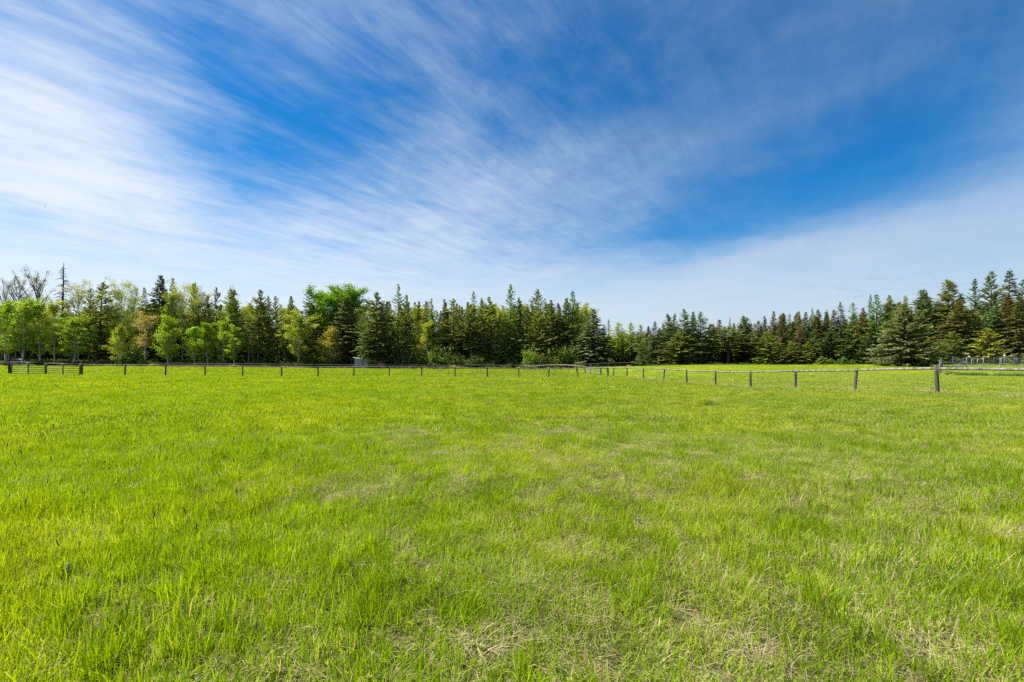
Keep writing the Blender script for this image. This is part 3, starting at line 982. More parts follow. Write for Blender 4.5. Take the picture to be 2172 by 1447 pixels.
TREES = [
    # kind, photo column, photo row of the tip, crown width, depth, tint, label
    ('bud', 2, 586, 34, 160, 'bud', "bare grey branched tree cut by the left edge of the picture"),
    ('bud', 32, 580, 44, 161, 'bud', "bare twiggy tree just left of the taller budding tree"),
    ('bud', 84, 567, 58, 163, 'bud', "tallest budding tree, fine twigs, left of the dead snag"),
    ('snag', 131, 566, 38, 158, 'dead', "tall black dead snag with drooping bare branches"),
    ('sparse', 166, 592, 44, 160, 'as_pale', "airy pale aspen just right of the dead snag"),
    ('aspen', 10, 637, 44, 151, 'as_br', "leftmost bright green aspen, half out of the picture"),
    ('aspen', 50, 634, 58, 150, 'as_br', "broad bright green aspen behind the dark green metal gate"),
    ('aspen', 84, 630, 40, 152, 'as_br', "bright aspen behind the joint of the two metal gates"),
    ('aspen', 115, 634, 44, 151, 'as_y', "yellow green aspen standing in front of the dead snag"),
    ('aspen', 157, 668, 48, 150, 'as_br', "lower leafy aspen behind the right half of the rusty gate"),
    ('pine', 206, 597, 50, 157, 'pine_ol', "tall olive pine with straight dark trunk right of the gates"),
    ('pine', 190, 612, 34, 163, 'pine_y', "yellowish pine tucked behind the tall olive pine"),
    ('sparse', 262, 592, 46, 158, 'as_y', "tall light yellow green aspen between olive pine and dark spruce"),
    ('sparse', 236, 625, 34, 160, 'as_pale', "slim pale aspen on the right flank of the olive pine"),
    ('aspencone', 252, 690, 36, 150, 'as_y', "short leafy aspen at the foot of the tall yellow aspen"),
    ('sparse', 281, 603, 30, 156, 'as_y', "narrow yellow aspen just left of the dark spruce group"),
    ('spruce', 332, 585, 42, 158, 'sp_dark', "tallest of the dark dense spruces on the left side"),
    ('spruce', 311, 612, 26, 165, 'sp', "dark spruce peeping out left of the tallest left spruce"),
    ('spruce', 349, 594, 24, 163, 'sp_dark', "slim dark spruce right behind the tallest left spruce"),
    ('spruce', 363, 591, 24, 165, 'sp', "rightmost tip of the three dark spruces on the left"),
    ('sparse', 307, 660, 42, 151, 'tan', "tan budding aspen with thin pale stems near the third fence post"),
    ('aspencone', 357, 669, 50, 150, 'as_br', "bright conical aspen standing forward of the dark spruces"),
    ('aspen', 362, 614, 30, 156, 'as_br', "bright green aspen top beside the dark spruces"),
    ('sparse', 388, 597, 46, 157, 'as_y', "tall yellow green aspen with bare pale trunk right of the spruces"),
    ('pine', 407, 602, 34, 161, 'pine_y', "golden olive pine leaning on the tall yellow aspen"),
    ('pine', 414, 599, 18, 166, 'pine', "thin dark pine spire behind the golden pine"),
    ('sparse', 431, 604, 38, 160, 'as_pale', "pale lacy aspen with half open leaves right of golden pine"),
    ('pine', 457, 610, 30, 157, 'pine', "ragged pine between the pale lacy aspen and green larch"),
    ('pine', 443, 628, 24, 163, 'pine_ol', "small olive pine left of the ragged pine"),
    ('bud', 495, 603, 20, 163, 'bud', "thin bare treetop rising above the light green larch"),
    ('fir', 499, 617, 38, 160, 'fir', "dark fir half hidden behind the light green larch"),
    ('larch', 487, 614, 42, 155, 'larch_y', "light green larch above the pair of short aspens"),
    ('aspencone', 411, 692, 32, 150, 'as_br', "left one of the two short bright aspens by the fourth post"),
    ('aspencone', 440, 684, 34, 151, 'as_br', "right one of the two short bright aspens by the fourth post"),
    ('aspen', 474, 674, 34, 151, 'as_br', "bright aspen below the light green larch"),
    ('aspen', 498, 689, 44, 150, 'as_br', "round bright aspen with pale trunk right of the larch"),
    ('sparse', 526, 655, 34, 156, 'as_y', "yellowish aspen in the gap left of the row of pines"),
    ('pine', 547, 616, 36, 155, 'pine', "first and tallest of the row of dark trunked pines"),
    ('pine', 575, 629, 28, 156, 'pine', "second pine of the dark trunked row"),
    ('pine', 591, 629, 26, 159, 'pine', "third pine of the dark trunked row, close to the second"),
    ('pine', 617, 629, 26, 157, 'pine', "fourth and last pine of the dark trunked row"),
    ('sparse', 605, 662, 26, 161, 'as_pale', "small pale aspen between the third and fourth pines"),
    ('spruce', 657, 610, 38, 158, 'sp', "pointed spruce left of the two bright cottonwoods"),
    ('aspen', 635, 662, 54, 150, 'as_y', "yellow green aspen with several white stems near sixth post"),
    ('pine', 671, 640, 16, 160, 'pine', "bare thin pine stem between spruce and left cottonwood"),
    ('cottonwood', 695, 605, 62, 160, 'cot', "left one of the two vivid green cottonwoods"),
    ('cottonwood', 741, 602, 60, 161, 'cot', "right one of the two vivid green cottonwoods"),
    ('aspencone', 701, 696, 54, 150, 'gold', "golden young aspen in front of the left cottonwood"),
    ('spruce', 713, 664, 30, 156, 'sp_dark', "black green spruce below the left cottonwood crown"),
    ('spruce', 735, 634, 50, 155, 'sp_grey', "grey green dense spruce in front of the right cottonwood"),
    ('pine', 769, 655, 20, 143.5, 'pine_ol', "olive pine leaning over the grey metal shed"),
    ('pine', 797, 621, 46, 152, 'pine', "large full pine right of the grey metal shed"),
    ('larch', 843, 603, 44, 157, 'pine_ol', "tall olive larch with spiky top near the middle"),
    ('pine', 864, 626, 30, 156, 'pine_ol', "olive pine on the right shoulder of the spiky larch"),
    ('pine', 827, 640, 22, 162, 'pine', "thin pine between the full pine and the spiky larch"),
    ('aspen', 889, 655, 34, 158, 'gold', "golden green aspen right of the spiky larch"),
    ('spruce', 901, 639, 20, 163, 'sp_red', "reddish spruce tip above the golden green aspen"),
    ('larch', 917, 635, 30, 157, 'larch_y', "yellow green larch left of the narrow dark spruce"),
    ('aspen', 903, 680, 40, 153, 'as_y', "low bright aspen above the willow shrubs"),
    ('spruce', 945, 637, 24, 161, 'sp_dark', "narrow dark spruce in the middle of the wood"),
    ('pine', 962, 634, 38, 157, 'pine_ol', "broad olive pine right of the narrow dark spruce"),
    ('pine', 984, 652, 30, 161, 'pine', "short dark pine right of the broad olive pine"),
    ('larch', 1003, 619, 34, 160, 'larch', "green larch with open star shaped tip"),
    ('pine', 998, 646, 40, 155, 'pine_ol', "olive pine standing in front of the star topped larch"),
    ('pine', 1019, 633, 32, 157, 'pine', "full pine just right of the star topped larch"),
    ('pine', 1043, 631, 34, 157, 'pine', "dark pine left of the tallest middle larch"),
    ('aspen', 1060, 650, 26, 160, 'as_y', "slim yellow aspen wedged left of the tallest middle larch"),
    ('larch', 1083, 604, 46, 158, 'larch', "tallest bright larch of the middle wood"),
    ('fir', 1102, 632, 34, 160, 'fir', "dark fir on the right shoulder of the tallest larch"),
    ('pine', 1119, 652, 24, 157, 'pine_ol', "short olive pine in the dip right of the tallest larch"),
    ('pine', 1145, 614, 38, 160, 'pine', "tall pine with dense pointed top left of the twin larches"),
    ('pine', 1146, 648, 44, 154, 'pine_ol', "olive pine in front of the tall pointed pine"),
    ('fir', 1170, 638, 38, 156, 'fir_ol', "rounded olive fir right of the tall pointed pine"),
    ('larch', 1213, 619, 40, 160, 'larch', "larch with leaning ragged top behind the olive fir pair"),
    ('fir', 1203, 634, 40, 156, 'fir', "full dark fir just left of the ragged larch"),
    ('fir', 1189, 660, 26, 160, 'fir_ol', "short olive fir between the two larger firs"),
    ('spruce', 1258, 657, 56, 150, 'sp_grey', "grey green cone shaped spruce above the small field gate"),
    ('spruce', 1283, 690, 22, 158, 'sp_dark', "small dark spruce hugging the grey cone shaped spruce"),
    ('larch', 1290, 678, 20, 165, 'larch', "thin distant larch right of the grey cone shaped spruce"),
    ('larch', 1311, 685, 46, 156, 'as_y', "left light larch of the low bright group"),
    ('larch', 1322, 706, 38, 151, 'larch_y', "small bright larch in front of the low light group"),
    ('larch', 1342, 684, 42, 156, 'as_y', "middle light larch of the low bright group"),
    ('larch', 1359, 690, 34, 155, 'larch_y', "right light larch of the low bright group"),
    ('youngfir', 1363, 724, 30, 118, 'sp', "small dark young spruce at the left end of the mound"),
    ('spruce', 1389, 684, 30, 124, 'sp', "dark spruce at the left end of the mound wood"),
    ('fir', 1406, 690, 24, 130, 'fir', "small fir right of the leftmost mound spruce"),
    ('fir', 1420, 667, 32, 124, 'fir', "left fir of the tall dark clump on the mound"),
    ('fir', 1432, 666, 26, 128, 'fir_blue', "second fir of the tall dark clump on the mound"),
    ('fir', 1453, 657, 36, 122, 'fir', "tallest fir of the dark clump on the mound"),
    ('fir', 1472, 662, 30, 127, 'fir', "fourth fir of the dark clump on the mound"),
    ('fir', 1486, 662, 42, 122, 'fir_blue', "rightmost wide fir of the dark clump on the mound"),
    ('pine', 1440, 700, 46, 118, 'pine', "low broad pine in front of the dark clump"),
    ('fir', 1510, 688, 32, 124, 'fir_ol', "low olive fir right of the dark mound clump"),
    ('spruce', 1529, 679, 26, 130, 'sp_brown', "small spruce tip above the low rounded pines"),
    ('pine', 1545, 692, 54, 120, 'fir_ol', "broad round topped pine behind the first mound"),
    ('larch', 1551, 673, 14, 136, 'larch', "thin far larch spire above the round topped pine"),
    ('fir', 1573, 671, 34, 124, 'fir', "left fir of the pair right of the round topped pine"),
    ('fir', 1586, 674, 34, 124, 'fir', "right fir of the pair right of the round topped pine"),
    ('spruce', 1607, 681, 34, 118, 'sp_brown', "brownish spruce in the saddle between the two mounds"),
    ('spruce', 1623, 672, 18, 128, 'sp_dark', "narrow dark spruce spire in the saddle"),
    ('larch', 1629, 702, 34, 114, 'larch_y', "yellow green larch in front of the saddle spruces"),
    ('spruce', 1641, 661, 26, 126, 'sp_red', "reddish brown spruce right of the saddle spire"),
    ('spruce', 1660, 668, 28, 122, 'sp_brown', "olive brown spruce second right of the saddle spire"),
    ('youngfir', 1652, 730, 28, 112, 'sp_brown', "low brown young spruce on the left of mound two"),
    ('larch', 1688, 664, 22, 130, 'larch', "pale green larch top between two brown spruces"),
    ('spruce', 1698, 662, 22, 128, 'sp_brown', "left brown spruce of the close pair behind mound two"),
    ('spruce', 1707, 663, 26, 125, 'sp', "right spruce of the close pair behind mound two"),
    ('spruce', 1697, 700, 32, 113, 'dead', "brown dying spruce at the edge of mound two"),
    ('larch', 1680, 724, 34, 112, 'larch_y', "short yellow larch left of the brown dying spruce"),
    ('larch', 1713, 724, 24, 111, 'as_y', "small lime green larch right of the dying spruce"),
    ('larch', 1731, 654, 26, 128, 'larch', "green larch behind the centre of mound two"),
    ('spruce', 1738, 658, 28, 124, 'sp_brown', "spruce overlapping the green larch on mound two"),
    ('larch', 1751, 658, 22, 130, 'fir_blue', "blue green larch spire behind mound two"),
    ('youngfir', 1729, 700, 40, 112, 'sp', "dark half grown spruce beside the lime green larch"),
    ('spruce', 1769, 658, 30, 122, 'sp_brown', "left brown spruce of the tall pair behind mound two"),
    ('spruce', 1783, 643, 30, 122, 'sp', "taller right spruce of the pair behind mound two"),
    ('fir', 1764, 700, 42, 113, 'fir', "half grown fir under the tall spruce pair"),
    ('larch', 1810, 642, 38, 119, 'larch', "bright green larch left of the brown tipped fir"),
    ('fir', 1832, 654, 32, 122, 'sp_red', "brown tipped fir between two bright larches"),
    ('larch', 1843, 625, 22, 126, 'fir_blue', "slim larch spire left of the tall bright larch"),
    ('larch', 1858, 625, 40, 120, 'larch', "tall bright larch left of the big lone spruce"),
    ('youngfir', 1838, 715, 40, 108, 'sp_dark', "dark half grown spruce left of the big lone spruce"),
    ('fir', 1893, 627, 42, 118, 'fir_ol', "olive fir rising behind the big lone spruce"),
    ('spruce', 1918, 630, 36, 116, 'pine_y', "golden topped spruce directly behind the big lone spruce"),
    ('fir', 1954, 616, 50, 114, 'fir', "wide fir right of the golden topped spruce"),
    ('lone', 1919, 646, 98, 80, 'lone', "big lone wide spruce standing forward on the grass"),
    ('fir', 2012, 595, 66, 112, 'fir_ol', "tall wide fir left of the brownish spruce"),
    ('spruce', 2031, 638, 50, 106, 'sp_brown', "brownish spruce in front of the tall wide fir"),
    ('larch', 2068, 593, 48, 116, 'fir_blue', "blue green larch right of the tall wide fir"),
    ('fir', 2105, 577, 50, 112, 'fir', "dark fir with feathery top near the right edge"),
    ('spruce', 2138, 576, 54, 114, 'sp', "tallest spruce near the right edge of the picture"),
    ('spruce', 2140, 627, 40, 104, 'sp_red', "reddish spruce in front of the tallest right spruce"),
    ('larch', 2170, 594, 34, 118, 'fir_blue', "larch cut by the right edge of the picture"),
    ('spruce', 2160, 634, 46, 101, 'sp_brown', "dense brown green spruce at the right edge"),
    ('fir', 2110, 655, 50, 105, 'fir_blue', "blue green fir between the reddish and brownish spruces"),
    ('youngfir', 2097, 696, 54, 96, 'pine_y', "yellow green bushy pine behind the wire pen"),
    ('youngfir', 2021, 704, 50, 98, 'fir_ol', "olive young fir right of the lone spruce"),
    ('youngfir', 1987, 718, 32, 98, 'fir_ol', "narrow young fir touching the lone spruce on its right"),
    ('fir', 1987, 655, 36, 112, 'sp_dark', "dark fir in the gap right of the lone spruce"),
    # shrubs and seedlings
    ('shrub', 878, 742, 44, 150, 'shr_d', "left rounded willow shrub behind the middle fence"),
    ('shrub', 925, 735, 50, 151, 'shr', "middle rounded willow shrub behind the middle fence"),
    ('shrub', 962, 745, 40, 149, 'shr_d', "right darker willow shrub behind the middle fence"),
    ('shrub', 1002, 750, 36, 150, 'shr_d', "dark shrub under the star topped larch"),
    ('shrub', 1124, 730, 30, 149, 'larch_y', "bright leafy shrub under the short olive pine"),
    ('shrub', 1150, 748, 36, 149, 'shr_d', "green shrub under the tall pointed pine"),
    ('shrub', 1184, 728, 44, 151, 'shr', "large green shrub left of the cone shaped spruce"),
    ('shrub', 1214, 722, 40, 152, 'shr', "tall bright shrub beside the cone shaped spruce"),
    ('shrub', 787, 756, 18, 144, 'shr', "small green shrub in front of the open end of the grey shed"),
    ('shrub', 655, 745, 46, 150, 'shr_d', "dark low shrub right of the white stemmed aspen"),
    ('shrub', 277, 735, 44, 149, 'shr', "green shrub below the narrow yellow aspen"),
    ('youngfir', 1745, 756, 22, 104, 'larch_y', "largest of the seedling conifers on mound two"),
    ('youngfir', 1763, 760, 14, 104, 'larch_y', "second seedling conifer on mound two"),
    ('youngfir', 1779, 761, 12, 104, 'larch', "third tiny seedling conifer on mound two"),
    ('youngfir', 1790, 757, 16, 105, 'larch', "fourth seedling conifer on mound two"),
    ('youngfir', 1807, 762, 10, 104, 'larch_y', "rightmost tiny seedling conifer on mound two"),
]
for row in TREES:
    plant(*row)


def lay_woods():
    """the deep wood and the brush at its foot, too tangled to count"""
    g = np.random.default_rng(21)
    prs, mats = [], []

    def joined(pr, nm, tint):
        out = []
        for key, mk in (('trunk', pr['bark']), ('crown', pr['leaf'])):
            o = bpy.data.objects.new(nm + "_" + key, pr[key].copy())
            o.data.materials.clear()
            o.data.materials.append(M[mk] if mk not in ('leaf', 'needle') else leaf_material(nm + '_leaves', .3, .6, .2, tint))
            out.append(o)
        return out
    P, R_, S, I = [], [], [], []
    protos = []
    kinds = [('fir', 0, 'sp_dark'), ('spruce', 1, 'sp'), ('pine', 2, 'pine'), ('aspen', 1, 'as_y'), ('larch', 0, 'fir_ol')]
    for n_, (k, i, tn) in enumerate(kinds):
        protos += joined(PROTO[k][i], "wood_%02d" % n_, TINT[tn])
    protos.sort(key=lambda o: o.name)
    order = {o.name: i for i, o in enumerate(protos)}

    def put(px, Z, hpx, k, w):
        x, y, zt = at(px, Z, 780 - hpx)
        zg = gz(x, y)
        pr = PROTO[kinds[k][0]][kinds[k][1]]
        sz = (zt - zg) / pr['H']
        rz = g.uniform(0, 6.28)
        for key in ('trunk', 'crown'):
            P.append((x, y, zg - .1))
            R_.append((0, 0, rz))
            S.append((sz * w, sz * w, sz))
            I.append(order["wood_%02d_%s" % (n_ if False else k, key)])
    for px in np.arange(-60, 2260, 8.0):
        for rep in range(4 if px < 780 else 3):
            q = px + g.uniform(-9, 9)
            if q < 780:
                Z, hp = g.uniform(168, 215), g.uniform(45, 140)
                k = g.choice([0, 1, 2, 3, 3, 2], 1)[0]
                if g.uniform() < .25:
                    continue
            elif q < 1250:
                Z, hp = g.uniform(165, 205), g.uniform(70, 142)
                k = g.choice([0, 2, 2, 4, 4, 3], 1)[0]
            elif q < 1370:
                Z, hp = g.uniform(168, 195), g.uniform(35, 78)
                k = g.choice([3, 3, 4], 1)[0]
            elif q < 1650:
                Z, hp = g.uniform(126, 155), g.uniform(50, 98)
                k = g.choice([0, 1, 0, 4], 1)[0]
            elif q < 1880:
                Z, hp = g.uniform(124, 155), g.uniform(60, 116)
                k = g.choice([0, 1, 0, 4], 1)[0]
            else:
                Z, hp = g.uniform(120, 145), g.uniform(60, 158)
                k = g.choice([0, 1, 0, 4], 1)[0]
            put(q, Z, hp, k, g.uniform(.9, 1.25))
    scatter("deep_wood", P, R_, S, I, protos, "shaded mass of trees deep in the wood", "wood")

    # brush at the foot of the wood
    bp = []
    for n_, tn in enumerate(('shr_d', 'shr', 'sp_dark', 'tan')):
        o = bpy.data.objects.new("brush.%03d" % n_, PROTO['shrub'][n_]['crown'].copy())
        o.data.materials.clear()
        o.data.materials.append(leaf_material('brush_' + tn, .35, .6, .2, TINT[tn]))
        bp.append(o)
    P, R_, S, I = [], [], [], []
    for px in np.arange(-60, 2260, 4.0):
        q = px + g.uniform(-4, 4)
        for rep in range(2):
            if q < 1365:
                Z, h = g.uniform(149, 166), g.uniform(.8, 3.0)
                k = g.choice([0, 1, 2, 0, 2, 3] if q < 780 else [0, 1, 2, 2], 1)[0]
            else:
                Z, h = g.uniform(113, 126), g.uniform(.3, 1.1)
                k = g.choice([0, 2, 2], 1)[0]
                if 1850 < q:
                    Z = g.uniform(103, 116)
            if (738 < q < 826 and Z < 158) or (12 < q < 40 and Z < 154):
                continue
            x, y, _ = at(q, Z)
            P.append((x, y, gz(x, y) - .1))
            R_.append((0, 0, g.uniform(0, 6.28)))
            S.append((h / 3 * 1.5, h / 3 * 1.5, h / 3))
            I.append(k)
    for k_ in range(420):
        q = g.uniform(-60, 1345)
        if 738 < q < 826 or 12 < q < 40:
            continue
        x, y, _ = at(q, g.uniform(143.5, 149))
        h = g.uniform(.25, 1.0) * (1.7 if g.uniform() < .1 else 1)
        P.append((x, y, gz(x, y) - .05))
        R_.append((0, 0, g.uniform(0, 6.28)))
        S.append((h / 3 * 1.8, h / 3 * 1.8, h / 3))
        I.append(g.choice([0, 1, 3, 3, 0]))
    scatter("undergrowth", P, R_, S, I, bp, "dark tangled undergrowth along the foot of the wood", "undergrowth")


lay_woods()

# ------------------------------------------------------------------ fences
def post_mesh(h, r, seed):
    g = np.random.default_rng(seed)
    mb = MB()
    lx, ly = g.normal(0, .025, 2)
    t = np.linspace(0, 1, 6)
    mb.tube(np.stack([lx * t, ly * t, -.25 + t * (h + .25)], -1), r * (1.06 - .14 * t), 10, True, .04, g)
    return mb.mesh("post", True)


POSTS = [post_mesh(1.37, .085, 400 + i) for i in range(7)]
RAIL_R = .058


def rail_pts(a, b, g, sag=.012, n=7):
    t = np.linspace(0, 1, n)[:, None]
    P = np.asarray(a) * (1 - t) + np.asarray(b) * t
    w = np.sin(t * math.pi) * g.normal(0, sag) + np.sin(t * 2 * math.pi) * g.normal(0, sag * .5)
    return P + w * np.array([0, 0, 1.0]) + np.sin(t * math.pi) * g.normal(0, sag) * np.array([0.3, .3, 0])


def pole_fence(name, spots, label, seed, post_scale=1.0, wires=(.25, .5, .75, .98), rail_r=RAIL_R, rail_h=1.27, skip=(), overhang=.12, verticals=0.0, lift=None):
    """spots: photo column and depth of each post, in order"""
    g = np.random.default_rng(seed)
    xy = [at(px, Z)[:2] for px, Z in spots]
    zz = [gz(x, y) for x, y in xy]
    root = empty(name, (xy[0][0], xy[0][1], zz[0]))
    o0 = np.array(root.location)
    tag(root, label, 'fence', 'pole rail fences of the paddocks')
    base = [np.array([x, y, z]) for (x, y), z in zip(xy, zz)]
    tops = []
    for i, b in enumerate(base):
        p = obj('post', POSTS[(i * 3 + seed) % len(POSTS)], M['post'], root)
        p.location = b - o0
        p.rotation_euler = (g.normal(0, .04), g.normal(0, .04), g.uniform(0, 6.28))
        s = post_scale * g.uniform(.97, 1.04)
        p.scale = (post_scale * g.uniform(.9, 1.1),) * 2 + (s,)
        extra = (lift[i] if lift else 0.0)
        tops.append(b + np.array([0, 0, rail_h * post_scale + g.normal(0, .012) + extra]))
    wm = MB()
    for i in range(len(base) - 1):
        if i in skip:
            continue
        a, b = tops[i], tops[i + 1]
        d = (b - a) / np.linalg.norm(b - a)
        mb = MB()
        off = np.array([-d[1], d[0], 0]) * .0
        P = rail_pts(a - d * overhang + off + (0, 0, .02 * (i % 2)), b + d * overhang * .3 + off + (0, 0, .02 * (i % 2)), g)
        t = np.linspace(0, 1, len(P))
        mb.tube(P - o0, rail_r * (1.1 - .22 * (t if i % 2 else 1 - t)), 9, True, .04, g)
        obj('rail', mb.mesh('rail', True), M['rail'], root)
        for w in wires:
            wm.tube(np.array([base[i] + (0, 0, w), base[i + 1] + (0, 0, w)]) - o0, .0022, 3, False)
        if verticals:
            n = int(np.linalg.norm(b - a) / verticals)
            for k in range(1, n):
                q = base[i] + (base[i + 1] - base[i]) * k / n
                wm.tube(np.array([q + (0, 0, wires[0]), q + (0, 0, wires[-1])]) - o0, .0014, 3, False)
    if wires:
        obj('wire_mesh', wm.mesh('wire_mesh'), M['wire'], root)
    return root


def zleft(px):
    return 1.0 / (1 / 50.0 + (px - 172) * (1 / 65.5 - 1 / 50.0) / (1300.9 - 172))


RK = 926.0
zright = lambda px: 24550.0 / (px - RK)
front = [265, 351, 435, 515, 597, 675, 750, 825, 894, 965, 1034, 1100, 1163, 1226, 1289.4]
pole_fence("paddock_fence", [(172, zleft(172))] + [(p, zleft(p)) for p in front],
           "long dark pole rail fence running from the metal gates across the field", 3)
pole_fence("paddock_fence", [(-75, 47.2), (20, 48.2)], "short rail fence left of the dark green metal gate, cut by the picture edge", 4)
right = [2252, 1989, 1813, 1687, 1592, 1518, 1457, 1407, 1365, 1329.6, 1300.9, 1289.9]
pole_fence("paddock_fence", [(p, zright(p)) for p in right], "near pole rail fence on the right coming towards the viewer", 5,
           1.0, (.12, .27, .42, .57, .72, .87, 1.02), .062, verticals=.32)
lane = [1241, 1223, 1206, 1191, 1177, 1165, 1154, 1144, 1134, 1127, 1118, 1110, 1104]
pole_fence("paddock_fence", [(p, zright(p)) for p in lane], "fence with wavy silvery rails running away from the small field gate", 6,
           1.0, (.3, .6, .9), .075, lift=[0, 0, .0, .05, .08, .08, .05, .0, -.12, -.16, -.1, 0, 0])
pole_fence("paddock_fence", [(1274.7, zright(1274.7)), (1289.4, zright(1289.4) + .3)], "single fence bay joining the small field gate to the fence corner", 9)
backp = [330, 365, 400, 427, 455, 470, 500, 530, 568, 605, 640, 678, 712, 746, 782, 818, 850, 882, 916, 948, 980, 1013, 1044, 1075, 1104]
pole_fence("boundary_fence", [(p, 141.0) for p in backp], "far rail fence along the foot of the wood, left and middle", 7, 1.0, (.4, .8))
pole_fence("boundary_fence", [(p, 139.0 + (p - 1104) * .01) for p in (1104.5, 1130, 1158, 1191, 1225, 1250, 1263, 1290, 1314, 1338)],
           "far rail fence climbing to the right below the cone shaped spruce", 8, 1.0, (.4, .8))


def tube_gate(name, p0, p1, h, z0, mat, label, uprights=(0, .5, 1), bars=6, r=.036):
    """a tubular metal farm gate between two ground points"""
    a, b = np.array(p0, float), np.array(p1, float)
    root = empty(name, tuple(a))
    tag(root, label, 'gate')
    L = np.linalg.norm(b - a)
    d = (b - a) / L
    hs = z0 + (h - z0) * np.array([0, .17, .36, .56, .77, 1.0])[:bars]
    for q in hs:
        mb = MB()
        mb.tube(np.array([d * .03 + (0, 0, q), d * (L * .5) + (0, 0, q), d * (L - .03) + (0, 0, q)]), r * (1.15 if q == hs[-1] else .8), 8)
        obj('bar', mb.mesh('bar', True), mat, root)
    for u in uprights:
        mb = MB()
        c = d * (.03 + u * (L - .06))
        off = np.array([d[1], -d[0], 0]) * .045 * (0 if u in (0, 1) else 1)
        mb.tube(np.array([c + off + (0, 0, z0 - .02), c + off + (0, 0, h + .02)]), r * 1.5, 8)
        obj('upright', mb.mesh('upright', True), mat, root)
    mb = MB()
    mb.box(d * (L - .02) + np.array([0, 0, h * .62]), (.10, .05, .06), d, (-d[1], d[0], 0))
    obj('latch', mb.mesh('latch'), mat, root)
    return root


def stand(px, Z, dz=0.0):
    x, y, _ = at(px, Z)
    return (x, y, gz(x, y) + dz)


# the double gate on the left, hung between two stout posts
for px, Z, lab in ((20, 48.2, "stout dark gate post left of the dark green gate"), (172, 50.0, "stout dark gate post right of the rusty gate")):
    g_ = np.random.default_rng(int(px))
    mb = MB()
    t = np.linspace(0, 1, 6)
    mb.tube(np.stack([0 * t, 0 * t, -.3 + t * 1.72], -1), .105 * (1.05 - .1 * t), 12, True, .03, g_)
    x, y, z = stand(px + (-.5 if px < 100 else 1.5), Z)
    gp = obj('gate_post', mb.mesh('gate_post', True), M['post'])
    gp.location = (x, y, z)
    tag(gp, lab, 'post', 'stout posts of the double gate')
tube_gate("farm_gate", stand(23.5, 48.1), stand(96.5, 49.0), 1.36, .18, M['green_paint'], "dark green tubular metal gate at the far left")
tube_gate("farm_gate", stand(97.5, 49.0), stand(170, 49.8), 1.30, .12, M['rust_paint'], "rusty brown tubular metal gate beside the green one")
tube_gate("field_gate", stand(1242.5, zright(1242.5)), stand(1273, zright(1273)), 1.22, .16, M['steel'], "small grey tubular gate at the fence corner", (0, .36, .7, 1), 6, .026)

# ------------------------------------------------------------------ wire pen on the right
def wire_pen():
    corners = [np.array(stand(1993, 66)), np.array(stand(2215, 60)), np.array(stand(2215, 82)), np.array(stand(1999, 80))]
    root = empty("wire_pen", tuple(corners[0]))
    o0 = corners[0].copy()
    tag(root, "chain link wire pen with galvanised posts behind the right fence", 'pen')
    H = 1.72
    for s in range(4):
        a, b = corners[s], corners[(s + 1) % 4]
        n = max(3, int(round(np.linalg.norm(b - a) / 2.0)))
        pts = [np.array(stand_xy(*(a + (b - a) * k / n)[:2])) for k in range(n + 1)]
        for k in range(n):
            mb = MB()
            mb.tube(np.array([pts[k] - (0, 0, .2), pts[k] + (0, 0, H + (.08 if k % 3 == 0 else 0))]) - o0, .026 if k % 3 else .04, 8)
            obj('post', mb.mesh('post', True), M['steel'], root)
            for q, nm in ((H - .02, 'top_rail'), (.06, 'bottom_rail')):
                mb = MB()
                mb.tube(np.array([pts[k] + (0, 0, q), pts[k + 1] + (0, 0, q)]) - o0, .022, 6)
                obj(nm, mb.mesh(nm, True), M['steel'], root)
        wm = MB()
        L = np.linalg.norm(b - a)
        for k in range(int(L / .10)):
            for sg in (1, -1):
                t0, t1 = k * .10 / L, (k * .10 + sg * (H - .1)) / L
                f0, f1 = 0.0, 1.0
                if t1 > 1:
                    f1 = (1 - t0) / (t1 - t0)
                if t1 < 0:
                    f1 = t0 / (t0 - t1)
                p = a + (b - a) * t0
                e = a + (b - a) * (t0 + (t1 - t0) * f1)
                wm.tube(np.array([p + (0, 0, .06), e + (0, 0, .06 + (H - .1) * f1)]) - o0, .0022, 3, False)
        obj('wire_mesh', wm.mesh('wire_mesh'), M['wire'], root)


def stand_xy(x, y):
    return (x, y, gz(x, y))


wire_pen()


